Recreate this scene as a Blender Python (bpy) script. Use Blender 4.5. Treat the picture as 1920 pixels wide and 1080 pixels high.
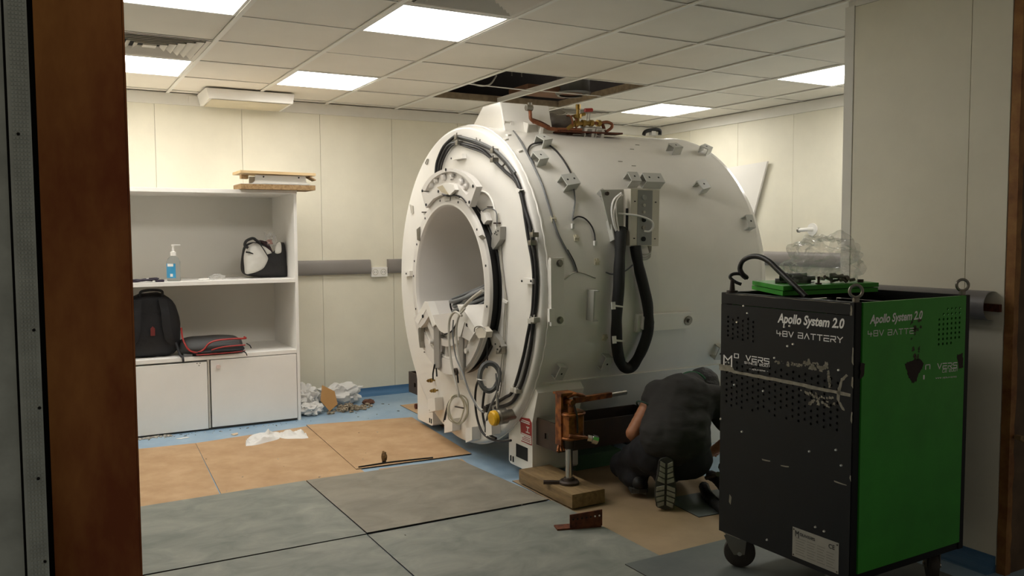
import bpy, bmesh, math, random
from mathutils import Vector, Matrix, noise
for o in list(bpy.data.objects): bpy.data.objects.remove(o)
SC = bpy.context.scene
COL = SC.collection
PI = math.pi
rnd = random.Random(7)

# ------------------------------------------------------------------ camera, world, exposure
cam_d = bpy.data.cameras.new('camera'); cam = bpy.data.objects.new('camera', cam_d); COL.objects.link(cam)
cam_d.sensor_width = 36.0; cam_d.lens = 1588.0 / 1920.0 * 36.0; cam_d.clip_start = 0.02; cam_d.clip_end = 60
YAW, PIT, ROL = 0.5133, -0.0636, -0.0051
fw = Vector((math.sin(YAW) * math.cos(PIT), math.cos(YAW) * math.cos(PIT), math.sin(PIT)))
rt = Vector((math.cos(YAW), -math.sin(YAW), 0)); up = rt.cross(fw)
r2 = rt * math.cos(ROL) + up * math.sin(ROL); u2 = up * math.cos(ROL) - rt * math.sin(ROL)
cam.matrix_world = Matrix(((r2.x, u2.x, -fw.x, 0), (r2.y, u2.y, -fw.y, 0), (r2.z, u2.z, -fw.z, 1.36), (0, 0, 0, 1)))
SC.camera = cam
W = bpy.data.worlds.new('dim_corridor'); SC.world = W; W.use_nodes = True
W.node_tree.nodes['Background'].inputs[0].default_value = (1.0, 0.88, 0.70, 1)
W.node_tree.nodes['Background'].inputs[1].default_value = 0.13
SC.view_settings.view_transform = 'Standard'; SC.view_settings.look = 'None'
SC.view_settings.gamma = 1.0; SC.view_settings.use_curve_mapping = False
SC.view_settings.exposure = 0.0
PANEL_POWER = 13.5

# ------------------------------------------------------------------ helpers
def lin(h):
    h = h.lstrip('#'); c = [int(h[i:i + 2], 16) / 255 for i in (0, 2, 4)]
    return tuple(x / 12.92 if x <= .04045 else ((x + .055) / 1.055) ** 2.4 for x in c) + (1,)
MATS = {}
def mat(name, col, rough=.5, metal=0., var=0., vscale=4., col2=None, bump=0., bscale=40., spec=.5, stretch=(1, 1, 1), contrast=(.35, .65), detail=6, emit=0, trans=0., dist=0.):
    if name in MATS: return MATS[name]
    m = bpy.data.materials.new(name); m.use_nodes = True; nt = m.node_tree; N = nt.nodes; L = nt.links
    b = N['Principled BSDF']; c = lin(col)
    b.inputs['Base Color'].default_value = c; b.inputs['Roughness'].default_value = rough
    b.inputs['Metallic'].default_value = metal; b.inputs['Specular IOR Level'].default_value = spec
    if trans: b.inputs['Transmission Weight'].default_value = trans
    tc = N.new('ShaderNodeTexCoord'); mp = N.new('ShaderNodeMapping'); L.new(tc.outputs['Object'], mp.inputs[0]); mp.inputs['Scale'].default_value = stretch
    if var or col2:
        nz = N.new('ShaderNodeTexNoise'); nz.inputs['Scale'].default_value = vscale; nz.inputs['Detail'].default_value = detail; nz.inputs['Roughness'].default_value = .62; nz.inputs['Distortion'].default_value = dist
        L.new(mp.outputs[0], nz.inputs['Vector'])
        cr = N.new('ShaderNodeValToRGB'); cr.color_ramp.elements[0].position = contrast[0]; cr.color_ramp.elements[1].position = contrast[1]
        c2 = lin(col2) if col2 else tuple(min(1, x * (1 + var)) for x in c[:3]) + (1,)
        c1 = c if col2 else tuple(x * (1 - var) for x in c[:3]) + (1,)
        cr.color_ramp.elements[0].color = c1; cr.color_ramp.elements[1].color = c2
        L.new(nz.outputs['Fac'], cr.inputs[0]); L.new(cr.outputs[0], b.inputs['Base Color'])
    if bump:
        nb = N.new('ShaderNodeTexNoise'); nb.inputs['Scale'].default_value = bscale; nb.inputs['Detail'].default_value = 5
        L.new(mp.outputs[0], nb.inputs['Vector'])
        bp = N.new('ShaderNodeBump'); bp.inputs['Strength'].default_value = bump; bp.inputs['Distance'].default_value = .01
        L.new(nb.outputs['Fac'], bp.inputs['Height']); L.new(bp.outputs[0], b.inputs['Normal'])
    if emit:
        b.inputs['Emission Color'].default_value = c; b.inputs['Emission Strength'].default_value = emit
    MATS[name] = m
    return m

def empty(name, loc=(0, 0, 0), rz=0.):
    o = bpy.data.objects.new(name, None); COL.objects.link(o); o.location = loc; o.rotation_euler = (0, 0, rz)
    o.empty_display_size = .05
    return o
def tag(o, label=None, cat=None, group=None, kind=None):
    if label: o['label'] = label
    if cat: o['category'] = cat
    if group: o['group'] = group
    if kind: o['kind'] = kind
    return o
def thing(name, loc, label, cat, group=None, rz=0.):
    return tag(empty(name, loc, rz), label, cat, group)
def copy_tree(o, parent=None, loc=None):
    c = o.copy(); COL.objects.link(c); c.parent = parent
    if loc is not None: c.location = loc
    for ch in o.children: copy_tree(ch, c)
    return c
def root_off(p):
    o = Vector((0, 0, 0))
    while p is not None:
        o = o + Vector(p.location); p = p.parent
    return o

def catmull(P, n=8, closed=False):
    P = [Vector(p) for p in P]; out = []; m = len(P)
    rng = range(m) if closed else range(m - 1)
    for i in rng:
        if closed: a, b, c, d = P[(i - 1) % m], P[i], P[(i + 1) % m], P[(i + 2) % m]
        else: a, b, c, d = P[max(i - 1, 0)], P[i], P[i + 1], P[min(i + 2, m - 1)]
        for k in range(n):
            t = k / n
            out.append(.5 * ((2 * b) + (c - a) * t + (2 * a - 5 * b + 4 * c - d) * t * t + (3 * b - a - 3 * c + d) * t ** 3))
    if not closed: out.append(P[-1])
    return out

class MB:
    def __init__(s): s.v = []; s.f = []
    def add(s, vs, fs):
        k = len(s.v); s.v += [Vector(v) for v in vs]; s.f += [tuple(i + k for i in f) for f in fs]; return s
    def box(s, a, b, bev=0.):
        a, b = Vector(a), Vector(b); lo = Vector((min(a.x, b.x), min(a.y, b.y), min(a.z, b.z))); hi = Vector((max(a.x, b.x), max(a.y, b.y), max(a.z, b.z)))
        if bev <= 0:
            s.add([(x, y, z) for x in (lo.x, hi.x) for y in (lo.y, hi.y) for z in (lo.z, hi.z)],
                  [(0, 1, 3, 2), (4, 6, 7, 5), (0, 4, 5, 1), (2, 3, 7, 6), (0, 2, 6, 4), (1, 5, 7, 3)])
        else:
            bm = bmesh.new(); bmesh.ops.create_cube(bm, size=1)
            for v in bm.verts: v.co = Vector(((lo.x + hi.x) / 2 + v.co.x * (hi.x - lo.x), (lo.y + hi.y) / 2 + v.co.y * (hi.y - lo.y), (lo.z + hi.z) / 2 + v.co.z * (hi.z - lo.z)))
            bmesh.ops.bevel(bm, geom=list(bm.edges), offset=bev, segments=2, profile=.7, affect='EDGES')
            s.bm(bm)
        return s
    def bm(s, bm):
        bm.verts.index_update(); s.add([v.co.copy() for v in bm.verts], [tuple(v.index for v in f.verts) for f in bm.faces]); bm.free(); return s
    def obox(s, M, size, bev=0.):        # box in a frame M, centred
        t = MB().box([-x / 2 for x in size], [x / 2 for x in size], bev); s.add([M @ v for v in t.v], t.f); return s
    def put(s, other, M): s.add([M @ v for v in other.v], other.f); return s
    def cyl(s, p0, p1, r0, r1=None, n=16, cap=True):
        r1 = r0 if r1 is None else r1; p0, p1 = Vector(p0), Vector(p1); d = (p1 - p0).normalized()
        a = d.orthogonal().normalized(); b = d.cross(a); vs = []
        for p, r in ((p0, r0), (p1, r1)): vs += [p + (a * math.cos(2 * PI * i / n) + b * math.sin(2 * PI * i / n)) * r for i in range(n)]
        fs = [(i, (i + 1) % n, n + (i + 1) % n, n + i) for i in range(n)]
        if cap: fs += [tuple(range(n))[::-1], tuple(range(n, 2 * n))]
        s.add(vs, fs); return s
    def tube(s, P, r, n=8, closed=False, smooth=6, cap=True, flat=None):
        P = catmull(P, smooth, closed) if smooth else [Vector(p) for p in P]
        m = len(P); rr = r if callable(r) else (lambda t: r)
        T = []
        for i in range(m):
            if closed: t = P[(i + 1) % m] - P[i - 1]
            else: t = P[min(i + 1, m - 1)] - P[max(i - 1, 0)]
            T.append(t.normalized() if t.length > 1e-9 else Vector((0, 0, 1)))
        a = T[0].orthogonal().normalized(); vs = []
        for i in range(m):
            a = (a - T[i] * a.dot(T[i])); a = a.normalized() if a.length > 1e-6 else T[i].orthogonal().normalized(); b = T[i].cross(a)
            q = rr(i / max(1, m - 1))
            vs += [P[i] + (a * math.cos(2 * PI * k / n) + b * math.sin(2 * PI * k / n)) * q for k in range(n)]
        fs = []
        for i in range(m if closed else m - 1):
            j = (i + 1) % m
            fs += [(i * n + k, i * n + (k + 1) % n, j * n + (k + 1) % n, j * n + k) for k in range(n)]
        if cap and not closed: fs += [tuple(range(n))[::-1], tuple(range((m - 1) * n, m * n))]
        s.add(vs, fs); return s
    def lathe(s, prof, n=96, axis='x', c=(0, 0), a0=0., a1=2 * PI):
        # prof: (position along axis, radius); axis x: centre c = (y, z); axis z: c = (x, y)
        full = abs(a1 - a0 - 2 * PI) < 1e-6; m = n if full else n + 1; vs = []
        for h, r in prof:
            for i in range(m):
                a = a0 + (a1 - a0) * i / n; ca, sa = math.cos(a) * r, math.sin(a) * r
                vs.append((h, c[0] + ca, c[1] + sa) if axis == 'x' else (c[0] + ca, c[1] + sa, h))
        fs = []
        for k in range(len(prof) - 1):
            for i in range(n):
                j = (i + 1) % m
                fs.append((k * m + i, k * m + j, (k + 1) * m + j, (k + 1) * m + i))
        s.add(vs, fs); return s
    def prism(s, poly, d):                # polygon of 3D points extruded by vector d
        P = [Vector(p) for p in poly]; d = Vector(d); n = len(P)
        s.add(P + [p + d for p in P], [tuple(range(n))[::-1], tuple(range(n, 2 * n))] + [(i, (i + 1) % n, n + (i + 1) % n, n + i) for i in range(n)]); return s
    def ball(s, c, r, sub=2, sc=(1, 1, 1)):
        bm = bmesh.new(); bmesh.ops.create_icosphere(bm, subdivisions=sub, radius=1)
        for v in bm.verts: v.co = Vector((v.co.x * r * sc[0], v.co.y * r * sc[1], v.co.z * r * sc[2])) + Vector(c)
        return s.bm(bm)
    def grid(s, fn, nu, nv):
        vs = [fn(i / nu, j / nv) for i in range(nu + 1) for j in range(nv + 1)]
        s.add(vs, [(i * (nv + 1) + j, (i + 1) * (nv + 1) + j, (i + 1) * (nv + 1) + j + 1, i * (nv + 1) + j + 1) for i in range(nu) for j in range(nv)]); return s
    def mesh(s, name, off=Vector((0, 0, 0)), smooth=None):
        me = bpy.data.meshes.new(name); me.from_pydata([tuple(v - off) for v in s.v], [], s.f); me.update()
        bm = bmesh.new(); bm.from_mesh(me); bmesh.ops.recalc_face_normals(bm, faces=bm.faces); bm.to_mesh(me); bm.free()
        if smooth is not None:
            me.polygons.foreach_set('use_smooth', [True] * len(me.polygons))
            try: me.set_sharp_from_angle(angle=math.radians(smooth))
            except Exception: pass
        return me
    def build(s, name, m, parent=None, smooth=None, local=False, label=None, kind=None, origin=None):
        if parent is None:
            if origin is None:
                xs = [v.x for v in s.v]; ys = [v.y for v in s.v]; zs = [v.z for v in s.v]
                origin = Vector(((min(xs) + max(xs)) / 2, (min(ys) + max(ys)) / 2, min(zs)))
            off = Vector(origin)
        else: off = Vector((0, 0, 0)) if local else root_off(parent)
        me = s.mesh(name, off, smooth); o = bpy.data.objects.new(name, me); COL.objects.link(o)
        if m: me.materials.append(m)
        if parent is None: o.location = off
        else: o.parent = parent
        if label: o['label'] = label
        if kind: o['kind'] = kind
        return o

def struct(o): o['kind'] = 'structure'; return o
def V(*a): return Vector(a)

# ------------------------------------------------------------------ materials
M_wall = mat('cream_wall', 'ebe5d1', .55, var=.05, vscale=1.6, bump=.04, bscale=60)
M_cornice = mat('cornice', 'e6e2d8', .5, var=.03)
M_tile = mat('ceiling_tile', 'f2ebde', .8, var=.02, vscale=2, bump=.08, bscale=220)
M_bar = mat('grid_bar', 'f7f3ea', .5)
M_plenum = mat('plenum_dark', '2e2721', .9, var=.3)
M_rail = mat('grey_bumper', '8d8782', .45, var=.04)
M_floor = mat('blue_vinyl', '86a2ba', .35, col2='9cb4c6', vscale=5, bump=.03, bscale=30)
M_cove = mat('blue_cove', '4a7399', .4, var=.08)
M_brown = mat('brown_hardboard', 'a9865f', .6, col2='c3a27c', vscale=5, bump=.05, bscale=90, contrast=(.3, .7))
M_grey = mat('grey_hardboard', '6b7069', .5, col2='94948a', vscale=4.5, dist=.7, detail=9, bump=.06, bscale=70, contrast=(.32, .72), stretch=(1, 1.5, 1))
M_grey_b = mat('grey_hardboard_warm', '726d62', .5, col2='928b7d', vscale=4.5, dist=.7, detail=9, bump=.06, bscale=70, contrast=(.3, .7), stretch=(1, 1.4, 1))
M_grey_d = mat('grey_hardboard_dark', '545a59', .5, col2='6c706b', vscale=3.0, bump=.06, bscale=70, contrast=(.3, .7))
M_white = mat('white_laminate', 'f3f0ea', .4, var=.02)
M_magnet = mat('magnet_paint', 'f1ede4', .17, var=.025, vscale=3, bump=.012, bscale=25)
M_face = mat('face_paint', 'e8e4dc', .38, var=.02, vscale=3)
M_coil = mat('coil_resin', 'd9d4cd', .4, var=.02)
M_black = mat('black_rubber', '141312', .55, var=.15)
M_blackc = mat('black_cable', '1c1a1a', .45)
M_greyc = mat('grey_cable', '6a6b6a', .45)
M_lgc = mat('light_grey_cable', 'b9b4a8', .5)
M_steel = mat('worn_steel', '8f8a80', .35, .85, var=.12)
M_chrome = mat('chrome', 'c9c7c2', .18, 1.)
M_iron = mat('dark_iron', '3a3430', .5, .5, var=.25, col2='4b3c32')
M_rust = mat('rusty_orange_steel', '5c2f16', .4, .45, col2='a0622f', vscale=18, contrast=(.4, .6))
M_rustb = mat('rusty_brown', '4b2415', .75, .2, col2='6d3a20', vscale=25, contrast=(.4, .6))
M_copper = mat('copper_sheet', '95491c', .42, .3, col2='e09a50', vscale=3.2, bump=.15, bscale=5, contrast=(.36, .70), stretch=(1.5, 1.5, .6))
M_cpipe = mat('copper_pipe', '7d4a32', .45, .6, col2='a0694a', vscale=30)
M_brass = mat('brass', '8a6d35', .35, .8, col2='a5884a', vscale=30)
M_dark = mat('dark_hole', '0b0a09', .8)
M_galv = mat('galvanised', 'c2c8c2', .5, .1, var=.16, vscale=14)
M_wood = mat('beam_wood', '8f7650', .7, col2='735c3d', vscale=7, stretch=(6, 1, 6), bump=.15, bscale=20)
M_ply = mat('plywood', 'd8be92', .6, col2='c9a979', vscale=6, stretch=(1, 8, 8))
M_chip = mat('chipboard', 'a98b62', .8, col2='8a6c47', vscale=60, contrast=(.4, .6))
M_paper = mat('white_paper', 'ece9e2', .6)

# ------------------------------------------------------------------ room shell
CZ = 2.424                                    # ceiling height
XL, XR, YB, YF = -1.0, 5.5, 6.8, 1.93         # left, right, back, front limits of the room
floor = struct(MB().box((-3.0, -1.5, -.1), (6.2, 7.2, 0)).build('floor', M_floor, origin=(0, 0, 0)))
wall_back = struct(MB().box((XL, YB + .012, 0), (XR + .3, YB + .2, 2.44)).build('wall_back', M_cornice, origin=(0, YB, 0)))
wall_right = struct(MB().box((XR + .012, 2.7, 0), (XR + .2, YB + .2, 2.44)).build('wall_right', M_cornice, origin=(XR, 0, 0)))
wall_left = struct(MB().box((XL - .2, YF - .2, 0), (XL, YB + .2, 2.44)).build('wall_left', M_wall, origin=(XL, 0, 0)))
def panels_y(wall, xs, y, z0, z1):            # panels of a wall that runs along X, facing -Y
    for a, b in zip(xs, xs[1:]): MB().box((a + .0012, y, z0), (b - .0012, y + .011, z1), .0012).build('wall_panel', M_wall, wall)
def panels_x(wall, ys, x, z0, z1):
    for a, b in zip(ys, ys[1:]): MB().box((x, a + .0012, z0), (x + .011, b - .0012, z1), .0012).build('wall_panel', M_wall, wall)
panels_y(wall_back, [XL, -.44, .19, .81, 1.437, 2.054, 2.672, 3.29, 3.91, 4.53, 5.15, XR], YB, .055, 2.4)
panels_x(wall_right, [2.72, 3.12, 3.745, 4.375, 5.008, 5.644, 6.281, YB], XR, .055, 2.4)
# coved skirting in the floor's vinyl
def cove(name, p0, p1, nrm):
    p0, p1, nrm = V(*p0), V(*p1), V(*nrm); b = MB(); n = 8
    prof = [(0, .002)] + [(.05 * (1 - math.sin(t * PI / 2 / n)), .004 + .05 * (1 - math.cos(t * PI / 2 / n))) for t in range(n + 1)]
    prof = [(.055, .0005)] + prof[1:] + [(0, .066), (-.004, .066), (-.004, .0005)]
    k = [p0 + nrm * a + V(0, 0, z) for a, z in prof]; b.prism(k, p1 - p0)
    return struct(b.build(name, M_cove))
cove('baseboard_back', (XL, YB - .004, 0), (XR, YB - .004, 0), (0, -1, 0))
cove('baseboard_right', (XR - .004, 2.72, 0), (XR - .004, YB - .06, 0), (-1, 0, 0))
# cornice strips
struct(MB().box((XL, YB - .016, 2.335), (XR, YB, CZ - .004), .003).build('trim_1', M_cornice))
struct(MB().box((XR - .016, 2.72, 2.335), (XR, YB - .018, CZ - .004), .003).build('trim_2', M_cornice))
# near wall on the right, running along Y towards the camera, with its corner trim
PX = 3.30
wall_front = struct(MB().box((PX + .012, YF, 0), (5.7, 2.70, 2.44)).build('wall_front', M_cornice, origin=(PX, YF, 0)))
panels_x(wall_front, [YF + .002, 2.096, 2.655], PX, .03, 2.385)
struct(MB().box((PX - .004, 2.655, .0), (PX + .011, 2.706, 2.392), .003).build('trim_3', M_cornice))
struct(MB().box((PX + .001, YF, 2.387), (PX + .011, 2.655, 2.424), .002).build('trim_4', M_cornice))
cove('baseboard_front', (PX - .004, YF + .004, 0), (PX - .004, 2.65, 0), (-1, 0, 0))
# raw cut end of that wall: copper edge and dark core
wc = struct(MB().box((PX + .034, YF - .004, 0), (4.6, YF - .03, 3.0)).build('wall_end', mat('dark_core', '5f4a36', .8, var=.25, vscale=9)))
def rough_strip(x0, x1, y0, y1, z0, z1, amp, n, seed):
    b = MB(); r = random.Random(seed); L = []
    for i in range(n + 1):
        z = z0 + (z1 - z0) * i / n; L.append((x0 + r.uniform(-amp, amp) * .3, x1 + r.uniform(-amp, amp), z))
    P = [(a, y0, z) for a, c, z in L] + [(c, y0, z) for a, c, z in reversed(L)]
    return b.prism(P, (0, y1 - y0, 0))
rough_strip(PX + .0, PX + .034, YF - .036, YF - .001, 0, 3.0, .006, 60, 3).build('copper_edge', mat('copper_edge', '7a4a22', .6, .2, col2='a3763f', vscale=9, contrast=(.35, .65)), wc)
b = MB().tube([(3.333, 1.895, .555), (3.325, 1.87, .55), (3.345, 1.85, .535), (3.35, 1.84, .52)], .006, 6)
b.box((3.315, 1.86, .55), (3.335, 1.885, .565)); b.build('torn_flap', M_wood, wc)
# front wall left of the opening: copper clad cage wall and the metal studs of the outer lining
wf = struct(MB().box((-2.9, 1.64, 0), (.125, YF - .002, 3.0)).build('wall_front_left', M_dark))
def cop(u, v):
    x = .012 + (.144 - .012) * u; z = 3.0 * v
    w = .0035 * math.sin(z * 5.3 + 2 * u) * math.sin(u * PI) + .003 * noise.noise(V(x * 9, 0, z * 2.6))
    return V(x, 1.60 + w, z)
b = MB().grid(cop, 10, 70); b.box((.1445, 1.60, 0), (.1475, YF, 3.0)); b.box((.015, 1.61, 0), (.143, 1.638, 3.0))
b.build('copper_cladding', M_copper, wf, smooth=40)
struct(MB().box((-2.9, 1.70, 2.62), (5.6, YF - .002, 3.0)).build('wall_lintel', M_dark))
st = tag(empty('steel_stud', (-.012, 1.35, 0)), 'knurled galvanised steel wall stud standing in front of the copper wall edge', 'stud')
b = MB().box((-.024, 1.35, 0), (.003, 1.3515, 3.0)); b.box((-.024, 1.352, 0), (-.0225, 1.45, 3.0)); b.box((-.024, 1.45, 0), (.003, 1.4515, 3.0)); b.build('channel', M_galv, st)
b = MB(); z = .72
while z < 1.9:                                # rows of knurl dimples
    for k in range(5): b.box((-.0195 + k * .0043, 1.3488, z), (-.0168 + k * .0043, 1.3499, z + .0034))
    z += .0056
o = b.build('knurling', M_galv, st, kind='stuff')
b = MB()
for x, z in ((-.004, 1.23), (-.001, 1.12), (-.006, 1.02), (-.002, .90), (-.013, 1.50)): b.cyl((x, 1.3484, z), (x, 1.3500, z), .0022, n=8)
b.build('screw', M_dark, st, kind='stuff')
sp = tag(empty('steel_sheet', (-.17, 1.36, 0)), 'dull galvanised steel sheet with a round hole at the far left edge', 'metal sheet')
hole = V(-.0585, 1.36, .866); n = 24; b = MB(); R_ = .0125          # sheet with a punched hole
ring = [hole + V(R_ * math.cos(2 * PI * i / n), 0, R_ * math.sin(2 * PI * i / n)) for i in range(n)]
sq = []
for i in range(n):
    a = 2 * PI * i / n; c_, s_ = math.cos(a), math.sin(a); k = .031 / max(abs(c_), abs(s_))
    sq.append(hole + V(k * c_, 0, k * s_))
b.add(ring + sq, [(i, (i + 1) % n, n + (i + 1) % n, n + i) for i in range(n)])
b.box((-.0275, 1.36, 0), (-.0274, 1.362, 3.0))
zz0, zz1 = hole.z - .031, hole.z + .031
b.box((-.33, 1.36, 0), (-.0275, 1.3615, zz0)); b.box((-.33, 1.36, zz1), (-.0275, 1.3615, 3.0)); b.box((-.33, 1.36, zz0), (hole.x - .031, 1.3615, zz1))
b.build('sheet', M_galv, sp)
MB().box((-.09, 1.372, .8), (-.03, 1.375, .92)).build('backing', M_dark, sp)

# ------------------------------------------------------------------ suspended ceiling
GX, GY, GS = .904, 4.30, .6
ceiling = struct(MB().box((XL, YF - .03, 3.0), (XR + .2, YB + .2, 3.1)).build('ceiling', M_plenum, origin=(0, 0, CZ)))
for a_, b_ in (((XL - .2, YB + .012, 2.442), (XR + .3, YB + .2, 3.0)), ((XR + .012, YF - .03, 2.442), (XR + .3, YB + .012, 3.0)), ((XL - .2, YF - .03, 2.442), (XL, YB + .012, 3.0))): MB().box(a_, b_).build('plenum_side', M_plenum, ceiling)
LIGHTS = [(1, -1), (-1, -1), (-1, 2), (1, 2), (6, 2), (6, -1), (-3, 2)]  # last panel is unseen, added as fill for the cabinet side
VENTS = [(-1, 1), (6, -2), (1, -2), (5, 3)]
HOLES = [(3, 1), (4, 1), (3, 2), (4, 2)]
tm = {}
for i in range(-4, 8):
    for j in range(-4, 5):
        x0, x1 = max(XL, GX + i * GS), min(XR, GX + (i + 1) * GS); y0, y1 = max(YF, GY + j * GS), min(YB, GY + (j + 1) * GS)
        if x1 - x0 < .02 or y1 - y0 < .02 or (i, j) in LIGHTS + VENTS + HOLES: continue
        w, d = x1 - x0 - .022, y1 - y0 - .007; key = (round(w, 3), round(d, 3))
        if key not in tm:
            t = MB().box((-w / 2, -d / 2, 0), (w / 2, d / 2, .016), .002); me = t.mesh('ceiling_tile', V(0, 0, 0)); me.materials.append(M_tile); tm[key] = me
        o = bpy.data.objects.new('ceiling_tile', tm[key]); COL.objects.link(o); o.parent = ceiling
        o.location = ((x0 + x1) / 2, (y0 + y1) / 2, rnd.uniform(-.0012, .0015) + .003); o.rotation_euler = (rnd.uniform(-.0028, .0028), rnd.uniform(-.0028, .0028), 0)
for i in range(-3, 8):
    x = GX + i * GS
    MB().box((x - .012, YF, CZ - .007), (x + .012, YB, CZ - .001)).box((x - .0015, YF, CZ), (x + .0015, YB, CZ + .034)).build('main_runner', M_bar, ceiling)
for j in range(-3, 5):
    y = GY + j * GS
    for i in range(-4, 8):
        x0, x1 = max(XL, GX + i * GS), min(XR, GX + (i + 1) * GS)
        if j == 2 and i in (3, 4): continue
        MB().box((x0 + .012, y - .0045, CZ - .002), (x1 - .012, y + .0045, CZ + .001)).box((x0 + .012, y - .001, CZ), (x1 - .012, y + .001, CZ + .03)).build('cross_runner', M_bar, ceiling)
# the two cross runners left in the opening, pushed askew
hx = GX + 3 * GS; hy = GY + 2 * GS
MB().obox(Matrix.Translation((hx + .31, hy + .0, CZ + .006)) @ Matrix.Rotation(-.10, 4, 'Z') @ Matrix.Rotation(.035, 4, 'Y'), (.60, .020, .004)).build('cross_runner', M_bar, ceiling)
MB().obox(Matrix.Translation((hx + .9, hy - .02, CZ + .004)) @ Matrix.Rotation(-.03, 4, 'Z'), (.575, .012, .004)).build('cross_runner', M_bar, ceiling)
# edges of the tiles round the opening and what shows in the void above
b = MB(); 
for x0, y0, x1, y1 in ((hx + .014, GY + GS + .006, hx + .02, GY + 3 * GS - .006), (hx + 1.18, GY + GS + .006, hx + 1.186, GY + 3 * GS - .006), (hx + .02, GY + 3 * GS - .012, hx + 1.18, GY + 3 * GS - .006)):
    b.box((x0, y0, CZ + .002), (x1, y1, CZ + .05))
b.build('opening_edge', mat('dirty_edge', 'a08e74', .9, var=.2, vscale=20), ceiling)
duct = thing('ceiling_duct', (4.02, 5.28, CZ + .05), 'flexible duct collar in the dark ceiling void above the open tiles', 'duct')
b = MB().lathe([(CZ + .035, .125), (CZ + .035, .13), (CZ + .05, .145), (CZ + .065, .13), (CZ + .12, .13), (CZ + .3, .13)], 32, 'z', (3.774, 5.688, 2.460)[:2]); b.build('collar', mat('duct_grey', '8a877f', .6, .2, var=.2), duct, smooth=50)
b = MB().lathe([(CZ + .032, .112), (CZ + .030, .128)], 32, 'z', (3.774, 5.688, 2.460)[:2]); b.build('rim', mat('duct_rim', 'a09a8e', .5), duct)
MB().tube([(4.0, 5.1, CZ + .13), (4.3, 5.0, CZ + .16), (4.55, 4.9, CZ + .2), (4.9, 4.8, CZ + .22)], .07, 12).build('flexible_hose', mat('duct_hose', '5a554c', .6, .2, bump=.3, bscale=30), duct, smooth=60)
can = thing('cable_tray', (3.2, 5.3, CZ + .1), 'grey conduit runs and hangers in the ceiling void', 'conduit')
MB().box((2.75, 5.24, CZ + .13), (3.25, 5.30, CZ + .17), .003).build('tray', mat('tray_grey', '9a8f80', .6, var=.15), can)
MB().tube([(2.80, 5.12, CZ + .20), (3.10, 5.08, CZ + .19), (3.6, 5.02, CZ + .2)], .012, 8).build('conduit', M_greyc, can)
for x in (2.95, 3.03): MB().cyl((x, 5.22, CZ + .04), (x, 5.22, 2.99), .004, n=6).build('hanger_rod', M_steel, can)
MB().tube([(2.8, 5.62, CZ + .06), (2.88, 5.60, CZ + .025), (2.95, 5.55, CZ + .03), (2.98, 5.5, CZ + .09)], .006, 6).build('loose_wire', M_lgc, can)
MB().box((3.35, 5.68, CZ + .05), (3.86, 5.98, CZ + .09), .004).build('duct_board', mat('duct_board', '7d5840', .8, var=.2), can)

# light panels and supply vents
LNAMES = {(1, -1): 'large square LED ceiling light nearest the camera, top centre', (-1, -1): 'LED ceiling light cut off by the top left of the view',
          (-1, 2): 'LED ceiling light beside the air vent at the upper left', (1, 2): 'LED ceiling light near the white wall box',
          (6, 2): 'LED ceiling light above the far end of the magnet', (6, -1): 'LED ceiling light by the right-hand wall corner', (-3, 2): 'LED ceiling light hidden behind the copper wall edge'}
M_led = mat('led_diffuser', 'ffffff', .5, emit=PANEL_POWER)
M_led.node_tree.nodes['Principled BSDF'].inputs['Emission Color'].default_value = (1.0, .97, .92, 1)
for (i, j) in LIGHTS:
    x, y = GX + (i + .5) * GS, GY + (j + .5) * GS
    t = thing('ceiling_light', (x, y, CZ - .006), LNAMES[(i, j)], 'ceiling light', 'square LED ceiling lights')
    b = MB()
    for a, c in (((-.286, -.291), (.286, -.277)), ((-.286, .277), (.286, .291)), ((-.286, -.277), (-.272, .277)), ((.272, -.277), (.286, .277))):
        b.box((x + a[0], y + a[1], CZ - .004), (x + c[0], y + c[1], CZ + .012))
    b.build('frame', M_white, t)
    MB().box((x - .271, y - .276, CZ + .0005), (x + .271, y + .276, CZ + .006)).build('diffuser', M_led, t)
VN = {(-1, 1): 'square four-way ceiling vent at the upper left beside the light', (6, -2): 'square ceiling vent at the upper right beside the wall corner',
      (1, -2): 'square ceiling vent at the top edge of the view', (5, 3): 'square ceiling vent above the copper pipes on the magnet'}
M_vent = mat('vent_paint', 'ddd5c8', .5)
for (i, j) in VENTS:
    x, y = GX + (i + .5) * GS, GY + (j + .5) * GS
    t = thing('ceiling_vent', (x, y, CZ - .01), VN[(i, j)], 'vent', 'square ceiling vents')
    MB().box((x - .286, y - .29, CZ + .035), (x + .286, y + .29, CZ + .04)).build('backing', M_dark, t)
    def sq(r, z): return [V(x - r, y - r, z), V(x + r, y - r, z), V(x + r, y + r, z), V(x - r, y + r, z)]
    b = MB(); A, B_ = sq(.287, CZ - .004), sq(.262, CZ - .001); b.add(A + B_, [(k, (k + 1) % 4, 4 + (k + 1) % 4, 4 + k) for k in range(4)]); b.build('frame', M_vent, t)
    for r in (.238, .196, .154, .112, .070):
        b = MB(); A, B_ = sq(r + .016, CZ - .008), sq(r - .012, CZ + .010); A2, B2 = sq(r + .016, CZ - .005), sq(r - .012, CZ + .013)
        b.add(A + B_ + A2 + B2, [(k, (k + 1) % 4, 4 + (k + 1) % 4, 4 + k) for k in range(4)] + [(8 + k, 8 + (k + 1) % 4, 12 + (k + 1) % 4, 12 + k) for k in range(4)] + [(k, (k + 1) % 4, 8 + (k + 1) % 4, 8 + k) for k in range(4)] + [(4 + k, 4 + (k + 1) % 4, 12 + (k + 1) % 4, 12 + k) for k in range(4)])
        b.build('louvre', M_vent, t)
    MB().box((x - .035, y - .035, CZ - .004), (x + .035, y + .035, CZ + .002)).build('louvre', M_vent, t)

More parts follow.
